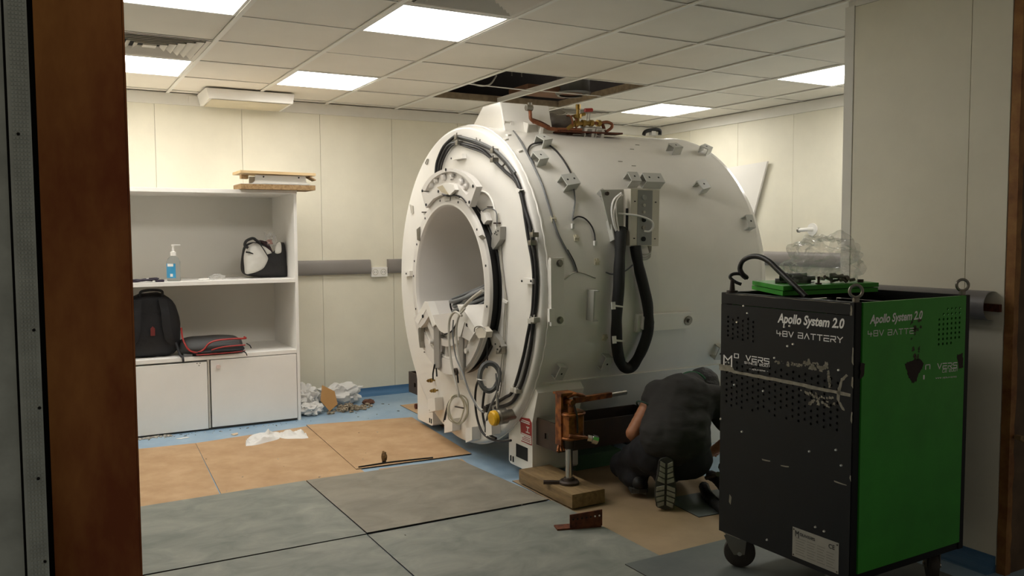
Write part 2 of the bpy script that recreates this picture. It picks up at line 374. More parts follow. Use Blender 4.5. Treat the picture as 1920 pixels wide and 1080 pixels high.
# ------------------------------------------------------------------ floor sheets
M_edge = mat('board_edge', '2a231c', .9)  # dark side faces; the colour also stands in for shadow gaps between sheets
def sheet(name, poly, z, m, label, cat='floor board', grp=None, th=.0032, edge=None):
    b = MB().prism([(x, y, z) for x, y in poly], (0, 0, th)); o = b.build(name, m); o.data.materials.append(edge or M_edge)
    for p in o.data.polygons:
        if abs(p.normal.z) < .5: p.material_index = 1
    return tag(o, label, cat, grp)
gb = 'brown hardboard sheets on the floor'; gg = 'grey hardboard sheets on the floor'
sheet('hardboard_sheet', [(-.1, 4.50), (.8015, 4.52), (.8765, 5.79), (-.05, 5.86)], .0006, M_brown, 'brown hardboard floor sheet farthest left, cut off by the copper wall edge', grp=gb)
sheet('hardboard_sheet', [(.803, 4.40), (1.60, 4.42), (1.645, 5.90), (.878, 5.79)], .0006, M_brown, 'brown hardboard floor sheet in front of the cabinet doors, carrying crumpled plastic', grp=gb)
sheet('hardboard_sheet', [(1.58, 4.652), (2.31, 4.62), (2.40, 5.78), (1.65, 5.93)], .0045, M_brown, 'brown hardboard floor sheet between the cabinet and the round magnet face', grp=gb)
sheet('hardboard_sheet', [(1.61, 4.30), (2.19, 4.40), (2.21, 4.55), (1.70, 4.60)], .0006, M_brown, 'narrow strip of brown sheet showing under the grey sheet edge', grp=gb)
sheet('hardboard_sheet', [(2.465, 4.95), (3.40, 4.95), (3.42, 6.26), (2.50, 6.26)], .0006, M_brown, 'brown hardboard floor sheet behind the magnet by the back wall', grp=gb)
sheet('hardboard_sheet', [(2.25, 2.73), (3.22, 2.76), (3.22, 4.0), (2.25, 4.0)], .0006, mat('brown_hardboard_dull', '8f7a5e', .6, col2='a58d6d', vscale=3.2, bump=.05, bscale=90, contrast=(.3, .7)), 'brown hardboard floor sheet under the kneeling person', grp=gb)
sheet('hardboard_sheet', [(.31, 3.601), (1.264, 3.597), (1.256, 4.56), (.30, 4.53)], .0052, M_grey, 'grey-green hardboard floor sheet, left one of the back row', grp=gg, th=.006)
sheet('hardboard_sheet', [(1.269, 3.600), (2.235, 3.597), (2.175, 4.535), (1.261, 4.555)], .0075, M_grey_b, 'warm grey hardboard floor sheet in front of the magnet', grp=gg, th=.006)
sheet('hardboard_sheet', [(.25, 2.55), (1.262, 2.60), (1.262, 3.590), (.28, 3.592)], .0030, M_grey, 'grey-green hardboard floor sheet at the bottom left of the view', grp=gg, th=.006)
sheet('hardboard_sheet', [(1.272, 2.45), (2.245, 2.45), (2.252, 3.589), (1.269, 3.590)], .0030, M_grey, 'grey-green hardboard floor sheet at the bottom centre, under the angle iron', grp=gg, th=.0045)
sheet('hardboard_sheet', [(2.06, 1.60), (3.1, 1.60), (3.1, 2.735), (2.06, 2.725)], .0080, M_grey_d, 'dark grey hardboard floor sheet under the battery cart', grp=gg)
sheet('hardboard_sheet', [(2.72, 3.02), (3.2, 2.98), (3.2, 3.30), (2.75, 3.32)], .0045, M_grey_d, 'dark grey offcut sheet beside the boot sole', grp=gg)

# ------------------------------------------------------------------ cabinet with open shelves
CF, CB = 6.14, 6.79
cab = thing('shelf_cabinet', (.85, CF, 0), 'white laminate cabinet with open shelves above two doors, against the back wall', 'cabinet')
XC0, XC1 = .02, 1.672
MB().box((XC0, CF, 1.655), (XC1 + .003, CB, 1.683), .002).build('top_board', M_white, cab)
MB().box((XC1 - .022, CF + .002, 0), (XC1, CB, 1.655), .002).build('side_panel', M_white, cab)
MB().box((XC0, CF + .002, 0), (XC0 + .022, CB, 1.655), .002).build('side_panel', M_white, cab)
MB().box((XC0 + .022, CB - .012, .02), (XC1 - .022, CB, 1.655)).build('back_panel', mat('back_panel', 'efebe2', .5), cab)
MB().box((XC0 + .022, CF + .004, 1.018), (XC1 - .022, CB - .012, 1.046), .002).build('shelf', M_white, cab)
MB().box((XC0 + .022, CF + .004, .497), (XC1 - .022, CB - .012, .525), .002).build('shelf', M_white, cab)
MB().box((XC0 + .022, CF + .03, .0), (XC1 - .022, CB - .012, .016), .002).build('bottom_board', mat('plinth_grey', '6e6a62', .7), cab)  # board coloured dark to paint the shadow line under the doors
MB().box((1.022, CF + .024, .016), (1.042, CB - .012, .497)).build('divider', M_white, cab)
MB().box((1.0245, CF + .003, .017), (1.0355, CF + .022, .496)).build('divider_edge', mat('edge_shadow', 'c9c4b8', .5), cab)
d1 = MB().box((.46, CF - .002, .014), (1.020, CF + .018, .484), .0015).build('door', M_white, cab)
b = MB()
for x, z in ((.955, .478), (.975, .478), (.968, .462)): b.cyl((x, CF - .0025, z), (x, CF, z), .0035, n=8)
b.build('screw_hole', M_dark, d1)
d2 = MB().box((1.046, CF + .001, .019), (XC1 - .026, CF + .021, .492), .0015).build('door', M_white, cab)
b = MB().lathe([(0, .0), (0.0, .015), (.006, .0165), (.012, .011), (.022, .008), (.03, .0)], 16, 'z'); k = MB(); k.put(b, Matrix.Translation((1.092, CF - .028, .447)) @ Matrix.Rotation(-PI / 2, 4, 'X')); k.build('knob', mat('knob_pink', 'dcc8bf', .4), d2, smooth=40)

# boards and bracket lying on top of the cabinet
TZ = 1.683
P = [(1.223, 6.100, 1.691), (1.822, 6.100, 1.666), (1.224, 6.100, 1.724)]
b = MB().box((1.268, 6.08, TZ + .0005), (1.795, 6.33, TZ + .036), .002)
tag(b.build('chipboard_plank', M_chip), 'thick chipboard plank with a rough edge, lowest of the stack on the cabinet', 'plank')
MB().box((1.268, 6.08, TZ + .037), (1.795, 6.33, TZ + .039)).build('laminate_face', M_white, bpy.data.objects['chipboard_plank'])
yb = 6.10; b = MB(); z0 = TZ + .0395
prof = [(1.345, z0 + .0), (1.37, z0 + .02), (1.372, z0 + .062), (1.73, z0 + .062), (1.732, z0 + .02), (1.765, z0)]
b.prism([(x, yb, z) for x, z in prof], (0, .004, 0)); b.prism([(1.345, yb, z0), (1.765, yb, z0), (1.765, 6.31, z0), (1.345, 6.31, z0)], (0, 0, .003)); b.prism([(1.37, 6.29, z0), (1.73, 6.29, z0), (1.73, 6.29, z0 + .062), (1.37, 6.29, z0 + .062)], (0, .004, 0))
mb_ = tag(b.build('metal_tray', M_face), 'white folded metal tray sandwiched between two boards on the cabinet', 'bracket')
MB().cyl((1.43, yb - .001, z0 + .05), (1.43, yb + .002, z0 + .05), .006, n=10).cyl((1.68, yb - .001, z0 + .05), (1.68, yb + .002, z0 + .05), .006, n=10).build('bolt_hole', M_dark, mb_)
M1 = Matrix.Translation((1.53, 6.20, TZ + .1165)) @ Matrix.Rotation(.012, 4, 'Y')
b = MB().obox(M1, (.53, .27, .019), .001); tag(b.build('plywood_board', M_ply), 'pale plywood board on top of the stack on the cabinet', 'plank')
MB().obox(Matrix.Translation((1.30, 6.12, TZ + .087)), (.05, .05, .03), .002).build('cleat', M_chip, bpy.data.objects['plywood_board'])
MB().obox(Matrix.Translation((1.775, 6.12, TZ + .085)) @ Matrix.Rotation(.5, 4, 'Y'), (.05, .1, .008)).build('lip', M_chip, bpy.data.objects['plywood_board'])

# hand sanitiser bottle
SZ = 1.0465
bx, by = .838, 6.26
t = thing('sanitizer_bottle', (bx, by, SZ), 'clear pump bottle with a blue label on the upper shelf', 'bottle')
M_clear = mat('clear_plastic', 'e8eef0', .08, trans=.95, spec=.5); M_clear.node_tree.nodes['Principled BSDF'].inputs['IOR'].default_value = 1.12
M_bluel = mat('blue_label', '3f97c4', .4)
b = MB().lathe([(SZ, 0.0000), (SZ, 0.0408), (SZ + 0.0047, 0.0444), (SZ + 0.1346, 0.0444), (SZ + 0.1580, 0.0336), (SZ + 0.1755, 0.0168), (SZ + 0.1872, 0.0156), (SZ + 0.1872, 0.0000)], 28, 'z', (bx, by)); b.build('body', M_clear, t, smooth=50)
b = MB().lathe([(SZ + 0.0234, 0.0451), (SZ + 0.1228, 0.0451), (SZ + 0.1228, 0.0461), (SZ + 0.0234, 0.0461), (SZ + 0.0234, 0.0451)], 20, 'z', (bx, by), PI * 1.02, PI * 1.55); lb = b.build('label', M_bluel, t, smooth=40)
b = MB().lathe([(SZ + 0.1030, 0.0462), (SZ + 0.1217, 0.0462), (SZ + 0.1217, 0.0468), (SZ + 0.1030, 0.0468), (SZ + 0.1030, 0.0462)], 12, 'z', (bx, by), PI * 1.15, PI * 1.45); b.lathe([(SZ + 0.0328, 0.0462), (SZ + 0.0526, 0.0462), (SZ + 0.0526, 0.0468), (SZ + 0.0328, 0.0468), (SZ + 0.0328, 0.0462)], 8, 'z', (bx, by), PI * 1.3, PI * 1.42); b.build('label_print', M_paper, lb)
b = MB().lathe([(SZ + 0.1755, 0.0000), (SZ + 0.1755, 0.0192), (SZ + 0.2012, 0.0180), (SZ + 0.2059, 0.0084), (SZ + 0.2398, 0.0060), (SZ + 0.2422, 0.0096), (SZ + 0.2551, 0.0096), (SZ + 0.2551, 0.0000)], 20, 'z', (bx, by)); b.box((bx, by - .007, SZ + .2445), (bx + .048, by + .007, SZ + .2535), .002); b.build('pump', M_paper, t, smooth=40)
# clear cup lid / wrapper and tangle of cable
t = tag(MB().lathe([(SZ + .0005, 0), (SZ + .0005, .036), (SZ + .004, .038), (SZ + .012, .034), (SZ + .013, .0)], 24, 'z', (1.04, 6.28)).build('plastic_lid', M_paper, smooth=40), 'small round white plastic lid on the upper shelf', 'dish')
def crumple(c, r, sc, seed, sub=4, amp=.45, fr=2.2, flat=0.):
    bm = bmesh.new(); bmesh.ops.create_icosphere(bm, subdivisions=sub, radius=1); s = V(seed * 3.1, seed * 1.7, seed * .9)
    for v in bm.verts:
        n_ = v.co.normalized(); k = 1 + amp * (abs(noise.noise(n_ * fr + s)) * 2 - .5) + amp * .55 * (abs(noise.noise(n_ * fr * 2.3 + s * 2)) * 2 - .5) + amp * .25 * noise.noise(n_ * fr * 5.5 + s)
        v.co = V(n_.x * r * sc[0] * k, n_.y * r * sc[1] * k, max(n_.z * r * sc[2] * k, -flat) + flat) + V(*c)
    m = MB(); m.bm(bm); return m
M_film = bpy.data.materials.new('clear_film'); M_film.use_nodes = True; nt = M_film.node_tree
bs = nt.nodes['Principled BSDF']; bs.inputs['Base Color'].default_value = (.9, .9, .88, 1); bs.inputs['Roughness'].default_value = .08
tr = nt.nodes.new('ShaderNodeBsdfTransparent'); mx = nt.nodes.new('ShaderNodeMixShader'); lw = nt.nodes.new('ShaderNodeLayerWeight'); lw.inputs[0].default_value = .35
mr = nt.nodes.new('ShaderNodeMapRange'); mr.inputs[3].default_value = .05; mr.inputs[4].default_value = .55
nt.links.new(lw.outputs['Facing'], mr.inputs[0]); nt.links.new(mr.outputs[0], mx.inputs[0]); nt.links.new(tr.outputs[0], mx.inputs[1]); nt.links.new(bs.outputs[0], mx.inputs[2]); nt.links.new(mx.outputs[0], nt.nodes['Material Output'].inputs['Surface'])
tag(crumple((1.13, 6.30, SZ), .05, (1.1, .8, .6), 5, 3, flat=.012).build('plastic_wrapper', M_film, smooth=30), 'crumpled clear wrapper beside the round lid on the upper shelf', 'wrapper')
t = thing('cable_tangle', (.62, 6.20, SZ), 'tangle of thin dark purple cable at the left end of the upper shelf', 'cable')
for k in range(6):
    P = []
    for q in range(9):
        a = q * .9 + k; P.append((.60 + .085 * math.cos(a) * rnd.uniform(.6, 1.2) + k * .01, 6.20 + .04 * math.sin(a) * rnd.uniform(.6, 1.2), SZ + .006 + .012 * rnd.random() + .002 * k))
    MB().tube(P, .004, 6).build('strand', mat('purple_cable', '2b2233', .5), t, smooth=60)
MB().box((.655, 6.18, SZ + .016), (.70, 6.20, SZ + .028), .002).build('plug', M_paper, t)
MB().box((.71, 6.165, SZ + .001), (.765, 6.205, SZ + .017), .005).build('adapter', mat('purple_cable', '2b2233', .5), t)

# sports bag on the upper shelf
t = thing('sports_bag', (1.49, 6.38, SZ), 'grey and black zipped sports bag slumped on the upper shelf against the side panel', 'bag')
M_tw = mat('bag_grey', 'd3d0c8', .6, var=.05, bump=.25, bscale=14); M_tb = mat('bag_black', '1b191a', .6, var=.1, bump=.3, bscale=16)
def pillow(pts, y0, bulge, depth, seed=0., wr=.006, rings=7):      # inflated panel from an outline of (x, y, z) points
    Q = catmull(pts, 5, True); n_ = len(Q); c_ = sum(Q, V(0, 0, 0)) / n_; b = MB(); vs = []
    for k in range(rings + 1):
        t_ = k / rings
        for q in Q:
            p = c_ + (q - c_) * t_; w = wr * noise.noise(V(p.x * 22 + seed, p.z * 22, seed)) * (1 - t_ ** 4); vs.append(V(p.x, y0 - bulge * math.sqrt(max(0, 1 - t_ ** 2.6)) + w, max(p.z, SZ + .001)))
    vs += [V(q.x, y0 + depth, max(q.z, SZ + .001)) for q in Q]; fs = []
    for k in range(rings + 1): fs += [(k * n_ + i, k * n_ + (i + 1) % n_, (k + 1) * n_ + (i + 1) % n_, (k + 1) * n_ + i) for i in range(n_)]
    fs.append(tuple(range((rings + 1) * n_, (rings + 2) * n_))); return b.add(vs, fs)
pillow([(1.354, 6.360, 1.081), (1.344, 6.360, 1.132), (1.354, 6.360, 1.217), (1.371, 6.360, 1.280), (1.417, 6.360, 1.306), (1.464, 6.360, 1.306), (1.514, 6.360, 1.278), (1.548, 6.360, 1.230), (1.603, 6.360, 1.245), (1.617, 6.360, 1.305), (1.636, 6.360, 1.285), (1.645, 6.360, 1.165), (1.647, 6.360, 1.053), (1.540, 6.360, 1.052), (1.404, 6.360, 1.056)], 6.36, .03, .16, 3).build('black_shell', M_tb, t, smooth=60)
pillow([(1.356, 6.330, 1.272), (1.395, 6.330, 1.299), (1.422, 6.330, 1.303), (1.452, 6.330, 1.283), (1.475, 6.330, 1.251), (1.497, 6.330, 1.212), (1.504, 6.330, 1.180), (1.472, 6.330, 1.122), (1.425, 6.330, 1.095), (1.375, 6.330, 1.081), (1.344, 6.330, 1.082), (1.338, 6.330, 1.129), (1.336, 6.330, 1.207)], 6.335, .045, .03, 1, .010).build('grey_front', M_tw, t, smooth=60)
pillow([(1.456, 6.330, 1.283), (1.491, 6.330, 1.271), (1.533, 6.330, 1.231), (1.497, 6.330, 1.216), (1.475, 6.330, 1.251)], 6.335, .012, .02, 2, .003, 4).build('grey_gusset', M_tw, t, smooth=60)
pillow([(1.569, 6.330, 1.293), (1.597, 6.330, 1.305), (1.599, 6.330, 1.234), (1.556, 6.330, 1.230)], 6.325, .01, .02, 4, .003, 4).build('grey_gusset', M_tw, t, smooth=60)
pillow([(1.448, 6.340, 1.322), (1.483, 6.340, 1.318), (1.513, 6.340, 1.302), (1.547, 6.340, 1.226), (1.527, 6.340, 1.239), (1.497, 6.340, 1.274)], 6.345, .008, .02, 5, .003, 4).build('lining', mat('maroon_lining', '2c1418', .8), t, smooth=60)
MB().tube([(1.354, 6.300, 1.269), (1.332, 6.300, 1.288), (1.340, 6.300, 1.315), (1.363, 6.300, 1.331), (1.393, 6.300, 1.338), (1.416, 6.300, 1.322), (1.438, 6.300, 1.307)], .0105, 8).build('carry_strap', M_tb, t, smooth=60)
MB().tube([(1.402, 6.290, 1.307), (1.432, 6.290, 1.299), (1.454, 6.290, 1.272), (1.473, 6.290, 1.240), (1.491, 6.290, 1.209)], .0035, 6).build('piping', M_tb, t, smooth=60)
MB().prism([(1.337, 6.293, 1.246), (1.363, 6.293, 1.242), (1.389, 6.293, 1.230), (1.389, 6.293, 1.222), (1.363, 6.293, 1.230), (1.336, 6.293, 1.234)], (0, .004, 0)).build('lettering', M_dark, t)
tag(crumple((1.535, 6.37, SZ + .236), .06, (.8, .7, 1.2), 9, 3, flat=.02).build('plastic_bag', M_film, smooth=30), 'clear plastic bag poking out of the sports bag', 'plastic bag')
tag(crumple((1.52, 6.36, SZ + .246), .026, (1, 1, 1), 3, 3, .3, flat=.01).build('pink_pouch', mat('pinkish', 'a87f74', .6), smooth=30), 'small pinkish pouch inside the clear bag', 'pouch')

# opened backpack on the lower shelf
LZ = .5255
t = thing('backpack', (.70, 6.30, LZ), 'black backpack opened out on the lower shelf, its front flap edged in red', 'backpack')
M_bp = mat('backpack_nylon', '17161a', .7, var=.15, bump=.25, bscale=18); M_red = mat('red_trim', '9c2a26', .5); M_bpg = mat('backpack_grey', '3a3a3a', .65, var=.1, bump=.2, bscale=20)
def rsolid(x0, x1, y0, y1, z0, z1, roundtop, seed):
    bm = bmesh.new(); bmesh.ops.create_cube(bm, size=2); bmesh.ops.subdivide_edges(bm, edges=list(bm.edges), cuts=9, use_grid_fill=True)
    for v in bm.verts:
        p = v.co.copy(); q = 4.0; n_ = (abs(p.x) ** q + abs(p.y) ** q + abs(p.z) ** q) ** (1 / q); p = p / n_
        k = 1 - roundtop * max(0, p.z) ** 2 * .35
        p = V(p.x * k, p.y * (1 - .25 * max(0, p.z)), p.z) * (1 + .035 * noise.noise(p * 2.2 + V(seed, 0, 0)))
        v.co = V((x0 + x1) / 2 + p.x * (x1 - x0) / 2, (y0 + y1) / 2 + p.y * (y1 - y0) / 2, (z0 + z1) / 2 + p.z * (z1 - z0) / 2)
    m = MB(); m.bm(bm); return m
rsolid(.50, .875, 6.22, 6.44, LZ, LZ + .44, 1.0, 1).build('main_body', M_bp, t, smooth=60)
MB().tube([(.62, 6.27, LZ + .42), (.625, 6.25, LZ + .455), (.69, 6.245, LZ + .465), (.755, 6.25, LZ + .455), (.76, 6.27, LZ + .42)], .009, 8).build('grab_handle', M_bp, t, smooth=60)
for x0 in (.60, .755):
    s_ = 1 if x0 > .65 else -1
    P = [(x0, 6.235, LZ + .40), (x0 + .012 * s_, 6.205, LZ + .32), (x0 + .018 * s_, 6.20, LZ + .22), (x0 + .035 * s_, 6.205, LZ + .13), (x0 + .075 * s_, 6.225, LZ + .08)]
    b = MB(); Q = catmull(P, 6)
    for A, B_ in zip(Q, Q[1:]):
        w = V(.027, 0, 0); b.prism([A - w, A + w, B_ + w, B_ - w], (0, -.008, 0))
    b.build('shoulder_strap', M_bp, t)
MB().prism([(.672, 6.206, LZ + .155), (.70, 6.206, LZ + .155), (.70, 6.206, LZ + .205), (.686, 6.206, LZ + .22), (.672, 6.206, LZ + .205)], (0, -.002, 0)).build('red_label', mat('label_dull_red', '6e2420', .6), t)
MB().tube([(.83, 6.20, LZ + .10), (.85, 6.17, LZ + .02), (.862, 6.13, LZ + .002), (.864, 6.122, LZ - .03)], .008, 6).build('dangling_strap', M_bp, t, smooth=60)
MB().box((.875, 6.15, LZ + .001), (.93, 6.20, LZ + .018), .003).build('buckle', M_greyc, t)
# folded-out front section
rsolid(.86, 1.285, 6.14, 6.48, LZ, LZ + .118, .3, 4).build('front_flap', M_bpg, t, smooth=60)
rsolid(.90, 1.29, 6.125, 6.40, LZ + .002, LZ + .058, .1, 6).build('flap_pocket', M_bp, t, smooth=60)
MB().tube([(.868, 6.20, LZ + .20), (.875, 6.185, LZ + .12), (.905, 6.155, LZ + .05), (.955, 6.14, LZ + .028), (1.0, 6.136, LZ + .045), (1.035, 6.133, LZ + .085), (1.09, 6.132, LZ + .104), (1.2, 6.134, LZ + .108), (1.288, 6.15, LZ + .104), (1.295, 6.22, LZ + .106)], .0062, 6).build('red_piping', M_red, t, smooth=60)
MB().tube([(1.05, 6.122, LZ + .04), (1.12, 6.118, LZ + .056), (1.2, 6.118, LZ + .06), (1.28, 6.124, LZ + .06)], .005, 6).build('red_zip', M_red, t, smooth=60)
MB().tube([(.95, 6.128, LZ + .012), (1.05, 6.124, LZ + .012), (1.2, 6.124, LZ + .014), (1.28, 6.13, LZ + .018)], .004, 6).build('red_zip', M_red, t, smooth=60)
for x, z in ((1.30, .07), (1.27, .02)): MB().tube([(x - .01, 6.13, LZ + z), (x + .01, 6.115, LZ + z - .015), (x + .018, 6.11, LZ + z - .035)], .004, 6).build('zip_pull', M_dark, t, smooth=60)

# ------------------------------------------------------------------ things on the walls
def bump_rail(name, x0, x1, label, axis='y'):
    n = 14; prof = [(0, -.06), (-.006, -.06)] + [(-.03 - .018 * math.cos(math.asin(max(-1, min(1, s_)))), .058 * s_) for s_ in [-1 + 2 * k / n for k in range(n + 1)]] + [(-.006, .06), (0, .06)]
    return prof
prof = bump_rail('', 0, 0, '')
def rail_back(x0, x1, label):
    b = MB().prism([(x0, YB - .0005 + d, 1.093 + h) for d, h in prof], (x1 - x0, 0, 0)); return tag(b.build('bumper_rail', M_rail, smooth=30), label, 'rail', 'grey wall bumper rails')
rail_back(1.69, 2.455, 'grey wall bumper rail between the cabinet and the sockets')
rail_back(2.612, 3.6, 'grey wall bumper rail running behind the magnet, right of the sockets')
def rail_x(x, y0, y1, zc, label, nm='bumper_rail'):
    b = MB().prism([(x - .0005 + d * 1.6, y0, zc + h) for d, h in prof], (0, y1 - y0, 0)); return tag(b.build(nm, M_rail, smooth=30), label, 'rail', 'grey wall bumper rails')
rail_x(XR, 2.75, 5.46, 1.14, 'grey wall bumper rail low on the right wall behind the clear plastic')
# near rail: an open shell with a mounting bracket at its raw end
t = thing('bumper_cover', (PX, 2.3, 1.01), 'grey wall bumper rail with a raw open end behind the battery cart', 'rail')
n = 14; pr = [(-.075 * math.cos(PI / 2 * (-1 + 2 * k / n)) ** .6 - .002, .058 * math.sin(PI / 2 * (-1 + 2 * k / n))) for k in range(n + 1)]
def shell(u, v):
    k = u * n; i = min(int(k), n - 1); f = k - i; d = pr[i][0] * (1 - f) + pr[i + 1][0] * f; h = pr[i][1] * (1 - f) + pr[i + 1][1] * f
    return V(PX + d, 1.968 + v * .67, 1.067 + h)
MB().grid(shell, n, 4).build('cover', mat('grey_bumper_dark', '7d7a7a', .4, var=.04), t, smooth=60)
MB().box((PX - .02, 1.938, 1.045), (PX - .004, 2.06, 1.075), .002).build('bracket', M_rustb, t)
# double socket
t = thing('wall_socket', (2.534, YB, 1.0), 'double white power socket in the grey wall bumper rail', 'socket')
MB().box((2.462, YB - .03, 1.005), (2.606, YB - .0005, 1.087), .004).build('plate', M_white, t)
for k in (0, 1):
    c = 2.497 + k * .072; MB().lathe([(YB - .0305, .026), (YB - .0305, .022), (YB - .0295, .021)], 20, 'z', (0, 0))
    m_ = Matrix.Translation((c, YB - .0302, 1.046)) @ Matrix.Rotation(PI / 2, 4, 'X'); q = MB().lathe([(0, .025), (.002, .025), (.002, .021), (-.006, .020)], 20, 'z'); b = MB(); b.put(q, m_); so = b.build('recess', mat('socket_ring', 'c8c2b2', .5), t, smooth=40)
    MB().cyl((c - .009, YB - .031, 1.046), (c - .009, YB - .03, 1.046), .0035, n=8).cyl((c + .009, YB - .031, 1.046), (c + .009, YB - .03, 1.046), .0035, n=8).build('pin_hole', M_dark, so)
# white box high on the back wall
t = thing('wall_light_box', (1.46, YB - .1, 2.27), 'white rectangular box fixed high on the back wall under the ceiling', 'light fitting')
MB().box((1.05, YB - .024, 2.335), (1.66, YB - .0165, 2.405), .002).build('back_plate', M_cornice, t)
b = MB(); A = [V(1.13, YB - .40, 2.342), V(1.73, YB - .40, 2.342), V(1.73, YB - .03, 2.332), V(1.13, YB - .03, 2.332)]; B_ = [V(1.11, YB - .40, 2.415), V(1.745, YB - .40, 2.415), V(1.745, YB - .03, 2.415), V(1.11, YB - .03, 2.415)]
b.add(A + B_, [(3, 2, 1, 0), (4, 5, 6, 7)] + [(k, (k + 1) % 4, 4 + (k + 1) % 4, 4 + k) for k in range(4)]); b.build('housing', M_white, t)
MB().add([a + V(0, 0, -.003) for a in (V(1.15, YB - .385, 2.3415), V(1.71, YB - .385, 2.3415), V(1.71, YB - .045, 2.3325), V(1.15, YB - .045, 2.3325))], [(0, 1, 2, 3)]).build('cover', mat('aged_cover', 'd6cbb0', .5, var=.04), t)
# pipe stub on the right wall
t = thing('pipe_fitting', (XR, 4.79, 1.36), 'white pipe stub with a round flange on the right wall', 'pipe')
b = MB(); b.cyl((XR - .0005, 4.79, 1.385), (XR - .012, 4.79, 1.385), .05, n=24); b.build('flange', M_white, t, smooth=40)
b = MB().tube([(XR - .01, 4.79, 1.385), (XR - .05, 4.79, 1.385), (XR - .065, 4.81, 1.383), (XR - .065, 4.87, 1.38)], .016, 12); b.build('pipe', M_white, t, smooth=60)
MB().cyl((XR - .065, 4.87, 1.38), (XR - .065, 4.885, 1.38), .02, n=12).build('end_cap', M_steel, t, smooth=40)
# white board leaning behind the magnet
b = MB().prism([(5.462, 5.255, 1.967), (5.462, 6.3, 1.92), (5.462, 6.2, .9), (5.462, 5.62, .9)], (.018, 0, 0)).prism([(5.462, 5.62, .9), (5.462, 6.2, .9), (5.25, 6.2, .07), (5.25, 5.62, .07)], (.018, 0, .004))
tag(b.build('leaning_panel', M_face), 'white panel with slanted edges leaning on the right wall behind the magnet', 'panel')

# ------------------------------------------------------------------ rubbish on the floor
def bagw(c, r, sc, seed, label, m=None, flat=.05, name='white_plastic_bag', cat='plastic bag'):
    return tag(crumple(c, r, sc, seed, 4, .30, 1.9, flat).build(name, m or mat('white_poly', 'e4e2de', .35, trans=0.), smooth=35), label, cat, 'crumpled white plastic')
bagw((1.805, 6.50, .002), .095, (1.0, .9, 1.15), 2, 'white plastic bag bunched against the cabinet side in the rubbish pile', flat=.08)
bagw((2.10, 6.56, .002), .135, (1.2, .75, .75), 6, 'white plastic bag at the back of the rubbish pile, beside the cardboard', flat=.07)
bagw((1.785, 6.29, .002), .085, (1.1, .9, .6), 11, 'flattened white plastic bag at the front of the rubbish pile', flat=.04)
cb = MB().prism([(0, -.10, -.085), (.09, -.02, -.06), (.075, .085, .05), (.0, .12, .06), (-.085, .02, .02)], (.004, .006, -.008)); q = MB(); q.put(cb, Matrix.Translation((1.94, 6.35, .105)) @ Matrix.Rotation(.5, 4, 'X'))
q = MB().prism([(1.875, 6.33, .09), (1.93, 6.28, .012), (2.0, 6.31, .05), (2.0, 6.38, .14), (1.915, 6.42, .19)], (.006, .006, .002)); tag(q.build('cardboard_scrap', mat('cardboard', 'b08450', .8, var=.08)), 'torn brown cardboard flap standing up in the rubbish pile', 'cardboard')
b = MB(); r_ = random.Random(4)
for k in range(120):
    x = r_.gauss(2.09, .075); y = 6.28 + r_.gauss(0, .04) + (x - 2.0) * .25; s_ = r_.uniform(.006, .02)
    b.obox(Matrix.Translation((x, y, s_ * .5 + max(0, .04 - abs(x - 2.09) * .4) * r_.random())) @ Matrix.Rotation(r_.uniform(0, 3), 4, 'Z') @ Matrix.Rotation(r_.uniform(-.6, .6), 4, 'X'), (s_ * 2, s_, s_ * .8))
tag(b.build('rubble_chips', mat('rubble', '7a6a55', .9, col2='b9ac96', vscale=60, contrast=(.42, .58))), 'heap of brown and grey debris chips in front of the plastic bags', 'debris', kind='stuff')
q = crumple((2.30, 6.45, .001), .045, (1.1, .7, .55), 8, 3, .25, flat=.015); tag(q.build('brick_chunk', mat('brick', '6d4a3a', .9, var=.2, vscale=20), smooth=30), 'brown lump of broken brick on the blue floor by the back wall', 'rubble')
def film_sheet(pts, w, z, seed, n=44):          # crumpled strip of thin white plastic lying on the floor
    Q = catmull(pts, n // (len(pts) - 1)); m = len(Q); b = MB(); nv = 16
    def f(u, v):
        i = min(int(u * (m - 1)), m - 2); fr = u * (m - 1) - i; c = Q[i].lerp(Q[i + 1], fr); t_ = (Q[i + 1] - Q[i]).normalized(); s_ = V(-t_.y, t_.x, 0)
        ww = w * (.35 + .65 * abs(math.sin(u * 6.1 + seed)) ) * (1 if .03 < u < .97 else .5)
        h = .032 * abs(noise.noise(V(u * 7, v * 2.5, seed))) + .018 * abs(noise.noise(V(u * 17, v * 6, seed))) ; h *= math.sin(PI * min(1, max(0, v))) ** .5
        return c + s_ * ((v - .5) * ww * (1 + .3 * noise.noise(V(u * 9, 0, seed + 5)))) + V(0, 0, z + h * 1.5)
    return b.grid(f, m - 1, nv)
tag(film_sheet([(1.17, 5.62, 0), (1.25, 5.60, 0), (1.31, 5.72, 0), (1.37, 5.72, 0), (1.47, 5.66, 0), (1.56, 5.66, 0)], .24, .0046, 2.0).build('plastic_sheet', mat('white_poly', 'e4e2de', .35), smooth=35), 'crumpled white plastic film lying on the brown floor sheet before the cabinet', 'plastic film')
tag(MB().prism([(.78, 5.99, .001), (.86, 6.005, .001), (.87, 5.985, .001), (.81, 5.965, .001)], (0, 0, .002)).build('paper_scrap', M_paper), 'small white paper scrap on the blue floor in front of the left door', 'paper')
tag(MB().prism([(1.13, 5.93, .001), (1.18, 5.95, .001), (1.17, 5.90, .001), (1.14, 5.885, .001)], (0, 0, .004)).build('paper_scrap', mat('tan_scrap', 'd6bd9c', .7)), 'tan paper scrap on the blue floor in front of the right door', 'paper')
b = MB()
